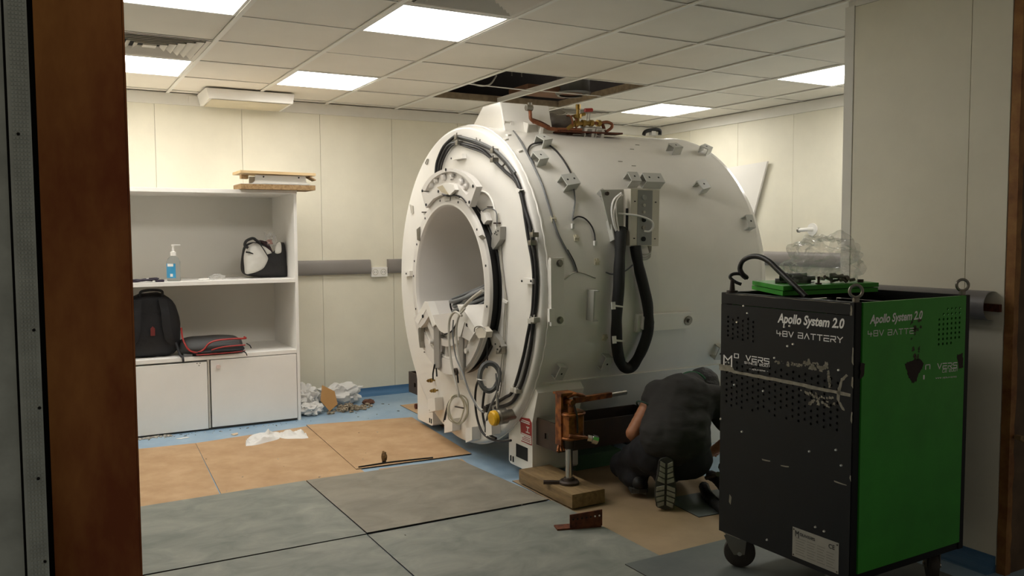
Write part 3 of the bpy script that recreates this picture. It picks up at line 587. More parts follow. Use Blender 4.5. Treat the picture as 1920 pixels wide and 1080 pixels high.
for k in range(90):
    x = r_.uniform(.56, .78); y = 6.11 + r_.uniform(-.03, .02); s_ = r_.uniform(.003, .010)
    b.obox(Matrix.Translation((x, y, s_ * .4)) @ Matrix.Rotation(r_.uniform(0, 3), 4, 'Z') @ Matrix.Rotation(r_.uniform(-.5, .5), 4, 'X'), (s_ * 2, s_, s_ * .6))
tag(b.build('paint_flakes', mat('flakes', '8d8478', .8, col2='c9c5ba', vscale=50)), 'scatter of grey paint flakes along the foot of the left cabinet door', 'debris', kind='stuff')
b = MB()
for k in range(70):
    x = r_.uniform(.6, 2.45); y = 6.05 + r_.uniform(-.12, .5) * (1 if x > 1.72 else .15); s_ = r_.uniform(.002, .007)
    b.obox(Matrix.Translation((x, y, s_ * .3)) @ Matrix.Rotation(r_.uniform(0, 3), 4, 'Z'), (s_ * 3 * r_.random() + .003, s_, s_ * .5))
for k in range(30):
    x = r_.uniform(.5, 2.1); y = r_.uniform(3.3, 5.6); s_ = r_.uniform(.002, .005)
    b.obox(Matrix.Translation((x, y, .0085 + s_ * .3)) @ Matrix.Rotation(r_.uniform(0, 3), 4, 'Z'), (s_ * 3 * r_.random() + .003, s_, s_ * .5))
tag(b.build('floor_crumbs', mat('crumbs', '6b6459', .9, col2='d5d0c4', vscale=8, contrast=(.45, .55))), 'small scattered crumbs and grit over the floor', 'debris', kind='stuff')
# cork-like stub and black rod
t = thing('wooden_stub', (1.77, 4.69, .0076), 'small upright charred wooden stub on the floor before the magnet', 'wood stub')
crumple((1.77, 4.70, .0078), .022, (.75, .75, 1.6), 4, 3, .25, flat=.033).build('stub', mat('stub_wood', '8a6b40', .8, col2='4c3620', vscale=40), t, smooth=35)
MB().lathe([(.0078, .0), (.0078, .013), (.02, .011), (.02, 0)], 12, 'z', (1.77, 4.70)).build('charred_foot', M_dark, t)
tag(MB().tube([(1.60, 4.668, .012), (1.80, 4.672, .0125), (2.06, 4.64, .0122)], .0045, 6).build('black_rod', M_black, smooth=60), 'thin black rod lying along the edge of the brown floor sheet', 'rod')

# ------------------------------------------------------------------ the magnet
X0, X1, Y0, Z0, R0 = 2.30, 3.93, 4.741, 1.045, .973
mag = thing('mri_magnet', (3.1, Y0, 0), 'huge white cylindrical MRI magnet without covers, its round bored face to the left', 'MRI scanner')
CEN = (Y0, Z0)
def bf(x, th, off=0.):                       # frame on the barrel: x along axis, y = tangent upwards, z = outward normal
    n_ = V(0, -math.cos(th), math.sin(th)); t_ = V(0, math.sin(th), math.cos(th)); e = V(1, 0, 0); p = V(x, Y0, Z0) + n_ * (R0 + off)
    return Matrix(((e.x, t_.x, n_.x, p.x), (e.y, t_.y, n_.y, p.y), (e.z, t_.z, n_.z, p.z), (0, 0, 0, 1)))
MB().lathe([(2.335, .976), (2.345, R0), (3.865, R0), (3.872, .976), (3.885, .978), (3.888, .972), (3.915, .972), (3.925, .964), (3.93, .95), (3.93, .52), (3.90, .52)], 160, 'x', CEN).build('barrel', M_magnet, mag, smooth=35)
MB().lathe([(2.31, .54), (X0, .545), (X0, .955), (2.302, .966), (2.308, .973), (2.32, .979), (2.335, .980), (2.338, .972)], 160, 'x', CEN).build('front_plate', M_face, mag, smooth=35)
b = MB(); P = []
for k in range(240):
    a = 2 * PI * k / 240; rr = R0 + .006 + .0015 * noise.noise(V(math.cos(a) * 20, math.sin(a) * 20, 0)); P.append((2.342 + .002 * math.sin(k * 1.7), Y0 + rr * math.cos(a), Z0 + rr * math.sin(a)))
b.tube(P, .0065, 6, True, 0); b.build('weld_bead', M_magnet, mag, smooth=60)
# lower skirt seam along the barrel
th = -.535
b = MB(); M_ = bf(3.12, th, .003); b.obox(M_, (1.5, .008, .010), .002); b.build('seam_strip', M_magnet, mag)
# bore
MB().lathe([(3.93, .485), (2.235, .485), (2.222, .490), (2.214, .497), (2.214, .55), (2.218, .556), (2.236, .558), (2.240, .552), (2.240, .522), (3.93, .522)], 128, 'x', CEN).build('bore_tube', M_coil, mag, smooth=35)
MB().lathe([(2.241, .523), (2.305, .523), (2.306, .547), (2.298, .5465), (2.290, .535)], 128, 'x', CEN).build('bore_seal', M_black, mag, smooth=40)
MB().lathe([(2.2135, .497), (2.2125, .503), (2.2135, .509)], 128, 'x', CEN).build('bore_lip', M_face, mag, smooth=60)
for k, a in enumerate((100, 128, 152, 176, 200, 72, 40, 15, -10, 165, 210, -28)):
    a = math.radians(a); y, z = Y0 - .532 * math.cos(a), Z0 + .532 * math.sin(a); MB().cyl((2.2128, y, z), (2.2145, y, z), .0075, n=10).build('bolt_hole', M_dark, mag)
# small cut blocks on the flange
for pts in ([(2.212, 4.305, 1.348), (2.212, 4.259, 1.357), (2.212, 4.213, 1.339), (2.212, 4.259, 1.327)], [(2.212, 5.199, 1.394), (2.212, 5.145, 1.411), (2.212, 5.148, 1.317), (2.212, 5.192, 1.324)]):
    MB().prism(pts, (-.004, 0, 0)).build('flange_tab', M_steel, mag)

# arched casting over the bore
arc_o = [(2.190, 5.078, 1.641), (2.190, 5.008, 1.689), (2.190, 4.915, 1.727), (2.190, 4.802, 1.749), (2.190, 4.678, 1.757), (2.190, 4.559, 1.742), (2.190, 4.445, 1.713), (2.190, 4.350, 1.671), (2.190, 4.290, 1.628)]
arc_n = [(2.190, 5.010, 1.638), (2.190, 4.958, 1.676), (2.190, 4.883, 1.708), (2.190, 4.787, 1.729), (2.190, 4.678, 1.738), (2.190, 4.567, 1.727), (2.190, 4.467, 1.699), (2.190, 4.391, 1.661), (2.190, 4.344, 1.625)]
arc_i = [(2.190, 4.380, 1.517), (2.190, 4.463, 1.557), (2.190, 4.555, 1.582), (2.190, 4.666, 1.599), (2.190, 4.782, 1.601), (2.190, 4.887, 1.582), (2.190, 5.004, 1.529)]
sh = V(.028, 0, 0)
am = MB().prism([V(*p) + sh for p in catmull(arc_o, 4)] + [V(*p) + sh for p in arc_i], (.012, 0, 0)).build('arch_casting', M_coil, mag)
MB().prism(catmull(arc_o, 4) + catmull(arc_n, 4)[::-1], (.03, 0, 0)).build('casting_rim', M_coil, am)
band_o = [(2.190, 5.078, 1.641), (2.190, 5.010, 1.631), (2.190, 4.960, 1.615), (2.190, 4.885, 1.645), (2.190, 4.788, 1.670), (2.190, 4.620, 1.670), (2.190, 4.518, 1.652), (2.190, 4.468, 1.616), (2.190, 4.420, 1.589), (2.190, 4.385, 1.593), (2.190, 4.344, 1.625), (2.190, 4.290, 1.628)]
MB().prism(band_o + arc_i, (.03, 0, 0)).build('arch_band', M_coil, am)
for p, r_c in zip([(2.214, 4.962, 1.680), (2.214, 4.880, 1.699), (2.214, 4.769, 1.712), (2.214, 4.654, 1.708), (2.214, 4.524, 1.669), (2.214, 4.460, 1.641)], (.03, .018, .024, .02, .026, .018)):
    b = MB().cyl(V(*p), V(*p) + V(-.018, 0, -.004), r_c, r_c * .7, n=16); b.build('casting_boss', M_coil, am, smooth=40)
MB().tube([(2.206, 4.653, 1.686), (2.206, 4.645, 1.707), (2.206, 4.608, 1.715)], .007, 8).build('casting_hook', mat('strap_grey', '9a968f', .4, .3), am, smooth=60)
b = MB().prism([(2.165, 4.765, 1.649), (2.165, 4.641, 1.668), (2.165, 4.538, 1.653), (2.165, 4.517, 1.621), (2.165, 4.591, 1.593), (2.165, 4.704, 1.617)], (.03, 0, 0)); b.build('casting_block', M_face, am)
MB().prism([(2.163, 4.762, 1.648), (2.163, 4.684, 1.657), (2.163, 4.595, 1.596), (2.163, 4.693, 1.613)], (-.002, 0, 0)).build('block_end', mat('block_tan', 'b3a78e', .6, var=.1), am)
for p in [(2.188, 5.049, 1.640), (2.188, 4.690, 1.751), (2.188, 4.327, 1.633), (2.188, 4.376, 1.544), (2.188, 4.992, 1.549), (2.188, 4.802, 1.625), (2.188, 4.566, 1.623)]:
    MB().cyl(V(*p), V(*p) + V(-.002, 0, 0), .0095, n=10).build('bolt_hole', M_dark, am)
MB().prism([(2.206, 4.762, 1.591), (2.206, 4.678, 1.591), (2.206, 4.678, 1.565), (2.206, 4.755, 1.564)], (.006, 0, 0)).build('sensor_pad', mat('pad_grey', 'b9b3a9', .5), am)
for lst in ([(2.185, 4.740, 1.606), (2.185, 4.656, 1.589), (2.185, 4.567, 1.592), (2.185, 4.480, 1.579), (2.185, 4.411, 1.542)], [(2.186, 4.727, 1.595), (2.186, 4.598, 1.593), (2.186, 4.497, 1.577)]): MB().tube(lst, .004, 6).build('thin_wire', M_blackc, am, smooth=60)

# lower segment of the gradient coil with the patient-table cradle
seg = []
for k in range(29):
    a = math.radians(204 + 132 * k / 28); seg.append((2.222, Y0 + .545 * math.cos(a), Z0 + .545 * math.sin(a)))
ls = MB().prism(seg, (.016, 0, 0)).build('lower_segment', M_coil, mag)
def arc_band(r_in, r_out, a0, a1, x_a, x_b, nm, m_, par, c=CEN):
    P = [(x_a, c[0] + r_out * math.cos(math.radians(a0 + (a1 - a0) * k / 20)), c[1] + r_out * math.sin(math.radians(a0 + (a1 - a0) * k / 20))) for k in range(21)] + [(x_a, c[0] + r_in * math.cos(math.radians(a1 + (a0 - a1) * k / 20)), c[1] + r_in * math.sin(math.radians(a1 + (a0 - a1) * k / 20))) for k in range(21)]
    return MB().prism(P, (x_b - x_a, 0, 0)).build(nm, m_, par)
arc_band(.455, .548, 206, 334, 2.196, 2.221, 'outer_rim', M_coil, ls)
arc_band(.440, .452, 212, 328, 2.204, 2.221, 'curved_rib', M_face, ls)
arc_band(.335, .375, 218, 322, 2.190, 2.221, 'curved_rib', M_coil, ls)
for k in (-1, 0, 1): MB().box((2.2, Y0 + .17 * k - .004, Z0 - .44), (2.221, Y0 + .17 * k + .004, Z0 - .37)).build('web', M_coil, ls)
ck = MB().prism([(2.165, 4.981, 0.933), (2.165, 4.931, 0.933), (2.165, 4.819, 0.797), (2.165, 4.860, 0.780), (2.165, 4.957, 0.884), (2.165, 5.090, 0.776), (2.165, 5.142, 0.796)], (.05, 0, 0)).build('cradle_wing', M_face, mag)
MB().prism([(2.168, 5.097, 0.775), (2.168, 4.964, 0.883), (2.168, 4.923, 0.845), (2.168, 4.992, 0.792), (2.168, 5.062, 0.754)], (.045, 0, 0)).build('wing_web', M_coil, ck)
MB().prism([(2.172, 5.107, 0.746), (2.172, 5.063, 0.764), (2.172, 5.065, 0.666), (2.172, 5.049, 0.626), (2.172, 5.084, 0.622), (2.172, 5.100, 0.677)], (.03, 0, 0)).build('wing_hook', M_steel, ck)
cr_ = MB().prism([(2.160, 4.492, 0.947), (2.160, 4.435, 0.942), (2.160, 4.239, 0.820), (2.160, 4.279, 0.792), (2.160, 4.394, 0.852), (2.160, 4.453, 0.759), (2.160, 4.503, 0.760), (2.160, 4.487, 0.825), (2.160, 4.450, 0.897)], (.055, 0, 0)).build('cradle_wing', M_face, mag)
MB().prism([(2.164, 4.403, 0.851), (2.164, 4.287, 0.791), (2.164, 4.342, 0.745), (2.164, 4.440, 0.760)], (.045, 0, 0)).build('wing_web', M_coil, cr_)
# sheets that run back into the bore from the two wings, and the trough floor between them
def sheet_back(pa, pb, x_b, th=.006):
    pa, pb = V(*pa), V(*pb); n_ = (pb - pa).cross(V(1, 0, 0)).normalized()
    return MB().prism([pa, pb, V(x_b, pb.y, pb.z), V(x_b, pa.y, pa.z)], n_ * th)
La, Lb, Ra, Rb = [(2.166, 4.958, 0.931), (2.166, 4.830, 0.796), (2.166, 4.469, 0.939), (2.166, 4.284, 0.825)]
sheet_back(La, Lb, 2.85).build('cradle_side', M_coil, ck); sheet_back(Ra, (Rb[0], Rb[1] + .03, Rb[2] + .02), 2.85).build('wing_sheet', M_face, cr_)
tr = [(2.168, 4.865, 0.854), (2.168, 4.826, 0.803), (2.168, 4.763, 0.766), (2.168, 4.685, 0.754), (2.168, 4.601, 0.775), (2.168, 4.526, 0.827), (2.168, 4.473, 0.904)]
tf = MB().prism(tr, (.012, 0, 0)).build('cradle_trough', M_coil, mag)
MB().tube([V(*p) + V(-.001, 0, -.002) for p in tr[3:]], .0045, 6).build('trough_edge', M_dark, tf, smooth=60)
tray_z = min(tr[0][2], tr[-1][2]) - .004
b = MB().box((2.18, tr[-1][1] - .01, tray_z - .008), (2.95, tr[0][1] + .03, tray_z), .002); b.build('cradle_tray', M_coil, mag)
b = MB().prism([(2.150, 4.232, 0.830), (2.150, 4.154, 0.847), (2.150, 4.103, 0.825), (2.150, 4.116, 0.791), (2.150, 4.200, 0.779), (2.150, 4.233, 0.797)], (.04, 0, 0)); bk = b.build('corner_block', mat('pale_plastic', 'd2cabb', .5), mag)
for k in (0, 1): MB().tube([V(*p) + V(-.002 + .012 * k, 0, -.006 * k) for p in [(2.146, 4.238, 0.812), (2.146, 4.231, 0.834), (2.146, 4.191, 0.847), (2.146, 4.140, 0.848), (2.146, 4.121, 0.835)]], .0032, 6).build('wire_tie', M_steel, bk, smooth=60)
for p in [(2.164, 4.368, 0.838), (2.164, 5.007, 0.835)]: MB().cyl(V(*p), V(*p) + V(-.004, 0, 0), .011, n=10).build('bolt_hole', M_dark, mag)
for l in ([(2.176, 4.869, 0.782), (2.176, 4.788, 0.789), (2.176, 4.794, 0.528), (2.176, 4.868, 0.511)], [(2.176, 4.507, 0.765), (2.176, 4.450, 0.770), (2.176, 4.455, 0.504), (2.176, 4.498, 0.498)]):
    MB().prism(l, (.012, 0, 0)).build('hanging_strap', mat('strap_grey', '9a968f', .4, .3), mag)
for c in ((2.180, 4.947, 0.675), (2.180, 4.431, 0.678)): MB().cyl(V(*c), V(*c) + V(.045, 0, 0), .016, n=14).build('stub_peg', M_face, mag, smooth=40)
for l in ([(2.172, 4.850, 0.544), (2.172, 4.876, 0.483), (2.172, 4.877, 0.442)], [(2.172, 4.826, 0.524), (2.172, 4.819, 0.471)], [(2.172, 4.526, 0.533), (2.172, 4.519, 0.514), (2.172, 4.512, 0.477)]): MB().tube(l, .005, 6).build('strap_end', M_dark, mag, smooth=60)
MB().lathe([(2.165, .022), (2.180, .022), (2.180, .012), (2.165, .012), (2.165, .022)], 16, 'x', (2.170, 4.543, 0.540)[1:]).build('eye_ring', M_iron, mag, smooth=40)

# teardrop recess right of the bore and fittings on the face
b = MB().prism([(2.298, 4.538, 1.586), (2.298, 4.482, 1.606), (2.298, 4.407, 1.606), (2.298, 4.347, 1.588), (2.298, 4.302, 1.546), (2.298, 4.270, 1.485), (2.298, 4.259, 1.387), (2.298, 4.293, 1.265), (2.298, 4.357, 1.326), (2.298, 4.423, 1.435), (2.298, 4.504, 1.522)], (-.002, 0, 0)); b.build('recess_plate', mat('recess_grey', 'cfcac0', .45), mag)
MB().tube([(2.292, 4.519, 1.592), (2.292, 4.463, 1.608), (2.292, 4.388, 1.605), (2.292, 4.323, 1.577), (2.292, 4.278, 1.527), (2.292, 4.253, 1.463), (2.292, 4.248, 1.387)], .006, 8).build('recess_rim', M_face, mag, smooth=60)
b = MB().prism([(2.262, 4.243, 1.357), (2.262, 4.167, 1.402), (2.262, 4.142, 1.401), (2.262, 4.149, 1.330), (2.262, 4.200, 1.291), (2.262, 4.232, 1.273), (2.262, 4.251, 1.291)], (.036, 0, 0)); b.build('connector_bracket', mat('zinc_grey', 'a6a39b', .45, .3), mag)
for p in [(2.260, 4.202, 1.363), (2.260, 4.177, 1.357), (2.260, 4.190, 1.372), (2.260, 4.164, 1.378)]: MB().cyl(V(*p), V(*p) + V(-.003, 0, 0), .004, n=8).build('bolt_hole', M_dark, mag)
MB().prism([(2.260, 4.376, 1.493), (2.260, 4.329, 1.483), (2.260, 4.297, 1.439), (2.260, 4.337, 1.416), (2.260, 4.370, 1.444)], (.035, 0, 0)).build('terminal_block', M_face, mag)
MB().tube([(2.270, 4.375, 1.490), (2.270, 4.321, 1.507), (2.270, 4.244, 1.502), (2.270, 4.199, 1.477), (2.270, 4.194, 1.417)], .0035, 6).build('thin_wire', M_greyc, mag, smooth=60)
for p in ([(2.295, 4.342, 1.520), (2.295, 4.277, 1.518), (2.295, 4.277, 1.512), (2.295, 4.342, 1.514)], [(2.295, 4.266, 1.427), (2.295, 4.196, 1.426), (2.295, 4.196, 1.417), (2.295, 4.266, 1.418)], [(2.297, 5.294, 1.514), (2.297, 5.223, 1.512), (2.297, 5.223, 1.505), (2.297, 5.294, 1.506)], [(2.297, 5.286, 0.565), (2.297, 5.232, 0.571), (2.297, 5.232, 0.564), (2.297, 5.286, 0.557)]):
    MB().prism(p, (-.01, 0, 0)).build('tie_bar', M_iron, mag)
b = MB().prism([(2.262, 4.264, 0.812), (2.262, 4.162, 0.764), (2.262, 4.138, 0.731), (2.262, 4.176, 0.690), (2.262, 4.252, 0.730), (2.262, 4.278, 0.770)], (.036, 0, 0)); b.build('connector_bracket', mat('zinc_grey', 'a6a39b', .45, .3), mag)
for p in [(2.260, 4.204, 0.738), (2.260, 4.179, 0.711), (2.260, 4.148, 0.730)]: MB().cyl(V(*p), V(*p) + V(-.003, 0, 0), .005, n=8).build('bolt_hole', M_dark, mag)
MB().prism([(2.270, 4.216, 0.706), (2.270, 4.146, 0.729), (2.270, 4.147, 0.687), (2.270, 4.216, 0.678)], (.028, 0, 0)).build('clip', M_steel, mag)
# thin light cables down the face
for l, r_c, m_ in (([(2.290, 4.217, 1.477), (2.290, 4.206, 1.357), (2.290, 4.183, 1.207), (2.290, 4.148, 1.058), (2.290, 4.130, 0.985), (2.290, 4.144, 0.818), (2.290, 4.165, 0.634), (2.290, 4.192, 0.509), (2.290, 4.218, 0.428)], .0042, M_lgc), ([(2.290, 4.231, 1.402), (2.290, 4.202, 1.237), (2.290, 4.166, 1.088), (2.290, 4.142, 0.999), (2.290, 4.156, 0.878), (2.290, 4.177, 0.694), (2.290, 4.204, 0.568)], .0035, M_lgc),
                   ([(2.240, 4.267, 0.871), (2.240, 4.263, 0.749), (2.240, 4.264, 0.662), (2.240, 4.271, 0.594)], .004, M_blackc)):
    MB().tube(l, r_c, 6).build('signal_cable', m_, mag, smooth=60)
MB().prism([(2.288, 4.157, 0.998), (2.288, 4.102, 0.987), (2.288, 4.114, 0.974), (2.288, 4.164, 0.980)], (-.006, 0, 0)).build('cable_tie', M_paper, mag)
# heavy black cables round the rim
rim_o = [(2.286, 5.056, 1.697), (2.286, 5.045, 1.792), (2.286, 5.010, 1.848), (2.286, 4.919, 1.918), (2.286, 4.777, 1.960), (2.286, 4.732, 1.956), (2.286, 4.488, 1.900), (2.286, 4.269, 1.834), (2.286, 4.126, 1.760), (2.286, 4.025, 1.680), (2.286, 3.959, 1.602), (2.286, 3.912, 1.498), (2.286, 3.862, 1.413), (2.286, 3.830, 1.328), (2.286, 3.804, 1.220), (2.286, 3.793, 1.122), (2.286, 3.805, 1.001), (2.286, 3.827, 0.906), (2.286, 3.856, 0.761), (2.286, 3.919, 0.606), (2.286, 3.990, 0.499), (2.286, 4.050, 0.435), (2.286, 4.148, 0.391), (2.286, 4.257, 0.359)]
rim_i = [(2.286, 5.014, 1.702), (2.286, 5.004, 1.789), (2.286, 4.953, 1.853), (2.286, 4.864, 1.913), (2.286, 4.748, 1.921), (2.286, 4.551, 1.887), (2.286, 4.400, 1.848), (2.286, 4.270, 1.783), (2.286, 4.127, 1.707), (2.286, 3.997, 1.636), (2.286, 3.934, 1.530), (2.286, 3.907, 1.441), (2.286, 3.869, 1.314), (2.286, 3.836, 1.219), (2.286, 3.821, 1.121), (2.286, 3.833, 0.968), (2.286, 3.855, 0.904), (2.286, 3.889, 0.815), (2.286, 3.942, 0.681), (2.286, 4.049, 0.495), (2.286, 4.141, 0.441), (2.286, 4.243, 0.396), (2.286, 4.369, 0.349)]
rim_m = [(2.284, 4.977, 1.682), (2.284, 4.967, 1.773), (2.284, 4.917, 1.844), (2.284, 4.821, 1.902), (2.284, 4.729, 1.913), (2.284, 4.561, 1.875), (2.284, 4.390, 1.832), (2.284, 4.260, 1.776)]
MB().tube(rim_o, .0105, 8).build('power_cable', M_blackc, mag, smooth=60)
MB().tube(rim_i, .0095, 8).build('power_cable', M_blackc, mag, smooth=60)
MB().tube(rim_m, .006, 8).build('power_cable', M_blackc, mag, smooth=60)
MB().tube([(2.276, 4.711, 1.959), (2.276, 4.468, 1.907), (2.276, 4.250, 1.841), (2.276, 4.108, 1.770), (2.276, 3.996, 1.690)], .008, 8).build('cable_sleeve', M_greyc, mag, smooth=60)
for p in [(2.270, 4.706, 1.952), (2.270, 4.692, 1.915), (2.270, 4.239, 1.828), (2.270, 4.240, 1.777), (2.270, 3.803, 1.356), (2.270, 3.825, 1.314), (2.270, 3.795, 0.910), (2.270, 3.828, 0.901), (2.270, 3.985, 0.504), (2.270, 4.021, 0.504)]:
    b = MB(); p = V(*p); b.box(p + V(-.01, -.016, -.013), p + V(.028, .016, .013), .003); b.cyl(p + V(0, 0, .008), p + V(0, -.004, .026), .004, n=6); b.build('cable_clamp', M_steel if p.z > 1.3 else M_lgc, mag, smooth=30)
b = MB().box(V(*(2.270, 4.346, 0.336)) + V(-.01, -.02, -.014), V(*(2.270, 4.346, 0.336)) + V(.03, .02, .02), .003); b.build('cable_end', M_blackc, mag)
# tie hooks and labels on the face
for l in ([(2.296, 4.493, 1.929), (2.296, 4.486, 1.909), (2.296, 4.452, 1.906), (2.296, 4.445, 1.915)], [(2.296, 4.150, 1.771), (2.296, 4.157, 1.748), (2.296, 4.188, 1.738), (2.296, 4.157, 1.730)], [(2.296, 5.211, 1.861), (2.296, 5.238, 1.835), (2.296, 5.212, 1.826), (2.296, 5.193, 1.859)]): MB().tube(l, .0028, 6).build('tie_hook', M_steel, mag, smooth=60)
for l in ([(2.270, 5.603, 1.103), (2.270, 5.476, 1.108), (2.270, 5.477, 1.071), (2.270, 5.604, 1.065)], [(2.270, 3.910, 1.126), (2.270, 3.810, 1.125), (2.270, 3.810, 1.097), (2.270, 3.911, 1.097)], [(2.270, 3.975, 1.608), (2.270, 3.935, 1.595), (2.270, 3.958, 1.579), (2.270, 3.981, 1.592)], [(2.270, 4.777, 1.845), (2.270, 4.635, 1.846), (2.270, 4.628, 1.817), (2.270, 4.770, 1.818)]):
    b = MB().prism(l, (.028, 0, 0)); bo = b.build('stand_off_block', M_face, mag)
for p in [(2.268, 5.531, 1.087), (2.268, 3.914, 1.109), (2.268, 3.819, 1.113)]: MB().cyl(V(*p), V(*p) + V(-.003, 0, 0), .0065, n=8).build('bolt_hole', M_dark, mag)
for p in [(2.299, 4.845, 1.835), (2.299, 4.730, 1.839)]: MB().cyl(V(*p), V(*p) + V(-.002, 0, 0), .006, n=8).build('bolt_hole', M_dark, mag)
for l in ([(2.299, 5.519, 1.571), (2.299, 5.462, 1.558), (2.299, 5.455, 1.507), (2.299, 5.493, 1.507)], ): MB().prism(l, (-.006, 0, 0)).build('name_tab', mat('tab_grey', 'bcb7ab', .5), mag)
for u_ in range(4): pass
# lower blocks along the rim
for l in ([(2.240, 4.862, 0.177), (2.240, 4.743, 0.210), (2.240, 4.744, 0.132), (2.240, 4.864, 0.094)], [(2.240, 4.555, 0.187), (2.240, 4.469, 0.211), (2.240, 4.470, 0.133), (2.240, 4.557, 0.098)], [(2.240, 4.289, 0.281), (2.240, 4.223, 0.306), (2.240, 4.218, 0.217), (2.240, 4.291, 0.193)], [(2.240, 5.120, 0.271), (2.240, 5.007, 0.297), (2.240, 5.001, 0.214), (2.240, 5.122, 0.178)]):
    bo = MB().prism(l, (.058, 0, 0)).build('foot_block', M_face, mag)
# bolts on threaded studs
for p in [(2.290, 5.083, 0.330), (2.290, 5.095, 0.199), (2.290, 5.133, 0.390)]:
    p = V(*p); b = MB().cyl(p + V(.008, 0, 0), p + V(-.05, 0, 0), .006, n=8).cyl(p + V(-.012, 0, 0), p + V(-.026, 0, 0), .015, n=6).cyl(p + V(-.034, 0, 0), p + V(-.042, 0, 0), .012, n=6); b.build('stud_bolt', M_brass, mag)
# coiled cables hanging low on the face
cc = V(*(2.235, 4.223, 0.549)); ce = V(.87, -.49, 0)
P = []
for k in range(7 * 14 + 1):
    a = k * 2 * PI / 14; rr = 1 + .13 * math.sin(k * .37) - .004 * k / 14; P.append(cc + ce * (.056 * rr * math.cos(a)) + V(-.0008 * (k % 14), -.0012 * (k / 7) + .006, .080 * rr * math.sin(a)))
MB().tube(P, .0058, 6, smooth=2).build('cable_coil', M_greyc, mag, smooth=60, label='coiled grey cable')
MB().tube([cc - ce * .04 + V(0, -.03, -.014), cc - ce * .068 + V(0, -.03, -.012), cc - ce * .072 + V(0, .01, -.012)], .003, 6).build('cable_tie', M_paper, mag, smooth=60)
for l, rc, m_ in (([(2.262, 4.409, 0.510), (2.262, 4.452, 0.456), (2.262, 4.467, 0.373), (2.262, 4.448, 0.280), (2.262, 4.387, 0.202), (2.262, 4.286, 0.178), (2.262, 4.145, 0.190), (2.262, 4.034, 0.220)], .007, M_blackc), ([(2.266, 4.343, 0.472), (2.266, 4.371, 0.389), (2.266, 4.379, 0.308), (2.266, 4.346, 0.235), (2.266, 4.294, 0.198), (2.266, 4.215, 0.193)], .0075, M_blackc), ([(2.258, 4.157, 0.608), (2.258, 4.158, 0.532), (2.258, 4.191, 0.457), (2.258, 4.263, 0.371), (2.258, 4.317, 0.273), (2.258, 4.332, 0.207)], .0065, M_greyc), ([(2.256, 4.192, 0.573), (2.256, 4.180, 0.483), (2.256, 4.168, 0.424), (2.256, 4.169, 0.363)], .005, M_greyc)):
    MB().tube(l, rc, 8).build('hanging_cable', m_, mag, smooth=60)
for l, rc, m_ in (([(2.120, 4.347, 0.895), (2.120, 4.438, 0.909), (2.120, 4.512, 0.856), (2.120, 4.522, 0.729), (2.120, 4.482, 0.575), (2.120, 4.412, 0.459), (2.120, 4.399, 0.414)], .0075, M_lgc), ([(2.120, 4.305, 0.941), (2.120, 4.404, 0.866), (2.120, 4.420, 0.740), (2.120, 4.367, 0.591), (2.120, 4.273, 0.481), (2.120, 4.174, 0.413), (2.120, 4.097, 0.391)], .0065, M_lgc), ([(2.110, 4.440, 0.863), (2.110, 4.449, 0.768), (2.110, 4.409, 0.648), (2.110, 4.319, 0.567), (2.110, 4.239, 0.472), (2.110, 4.135, 0.400), (2.110, 4.059, 0.387)], .0045, M_greyc),
                 ([(2.130, 4.106, 1.052), (2.130, 4.236, 1.000), (2.130, 4.353, 0.937), (2.130, 4.395, 0.897)], .010, M_lgc)):
    MB().tube(l, rc, 8).build('hanging_cable', m_, mag, smooth=60)
P = []
lc = V(*(2.245, 4.667, 0.274))
for k in range(43):
    a = PI / 2 + k * 2 * PI / 14; rr = 1 + .14 * math.sin(k * .5); P.append(lc + ce * (.052 * rr * math.cos(a) + .012 * math.sin(k * .2)) + V(-.002 * (k % 5), 0, .088 * rr * math.sin(a)))
MB().tube(P, .005, 6, smooth=2).build('cable_coil', mat('cream_cable', 'cdc5ae', .5), mag, smooth=60, label='loosely coiled cream cable')
MB().tube([(2.262, 4.770, 0.342), (2.262, 4.834, 0.293), (2.262, 4.884, 0.216), (2.262, 4.910, 0.159)], .0075, 8).build('hanging_cable', M_blackc, mag, smooth=60)
MB().prism([(2.255, 4.718, 0.294), (2.255, 4.605, 0.304), (2.255, 4.605, 0.297), (2.255, 4.718, 0.287)], (-.01, 0, 0)).build('tie_bar', M_iron, mag)
# yellow capped connector
yc = V(*(2.200, 4.085, 0.345))
def along(prof, p, d): q = MB(); q.put(MB().lathe(prof, 20, 'z'), Matrix.Translation(p) @ V(*d).to_track_quat('Z', 'Y').to_matrix().to_4x4()); return q
dq = V(-.9, -.05, -.05)
cn = along([(-.115, 0), (-.115, .030), (-.06, .034), (-.06, .043), (-.012, .043), (-.006, .036), (0, .036), (0, 0)], yc, dq).build('connector', M_steel, mag, smooth=30)
along([(0, 0), (.001, .036), (.006, .0425), (.026, .043), (.034, .036), (.036, 0)], yc, dq).build('yellow_cap', mat('yellow_plastic', 'e3ae17', .4), cn, smooth=40, label='bright yellow plastic cap')
MB().tube([(2.200, 4.078, 0.397), (2.200, 4.083, 0.459), (2.200, 4.064, 0.492)], .0042, 6).build('lanyard', M_lgc, cn, smooth=60)

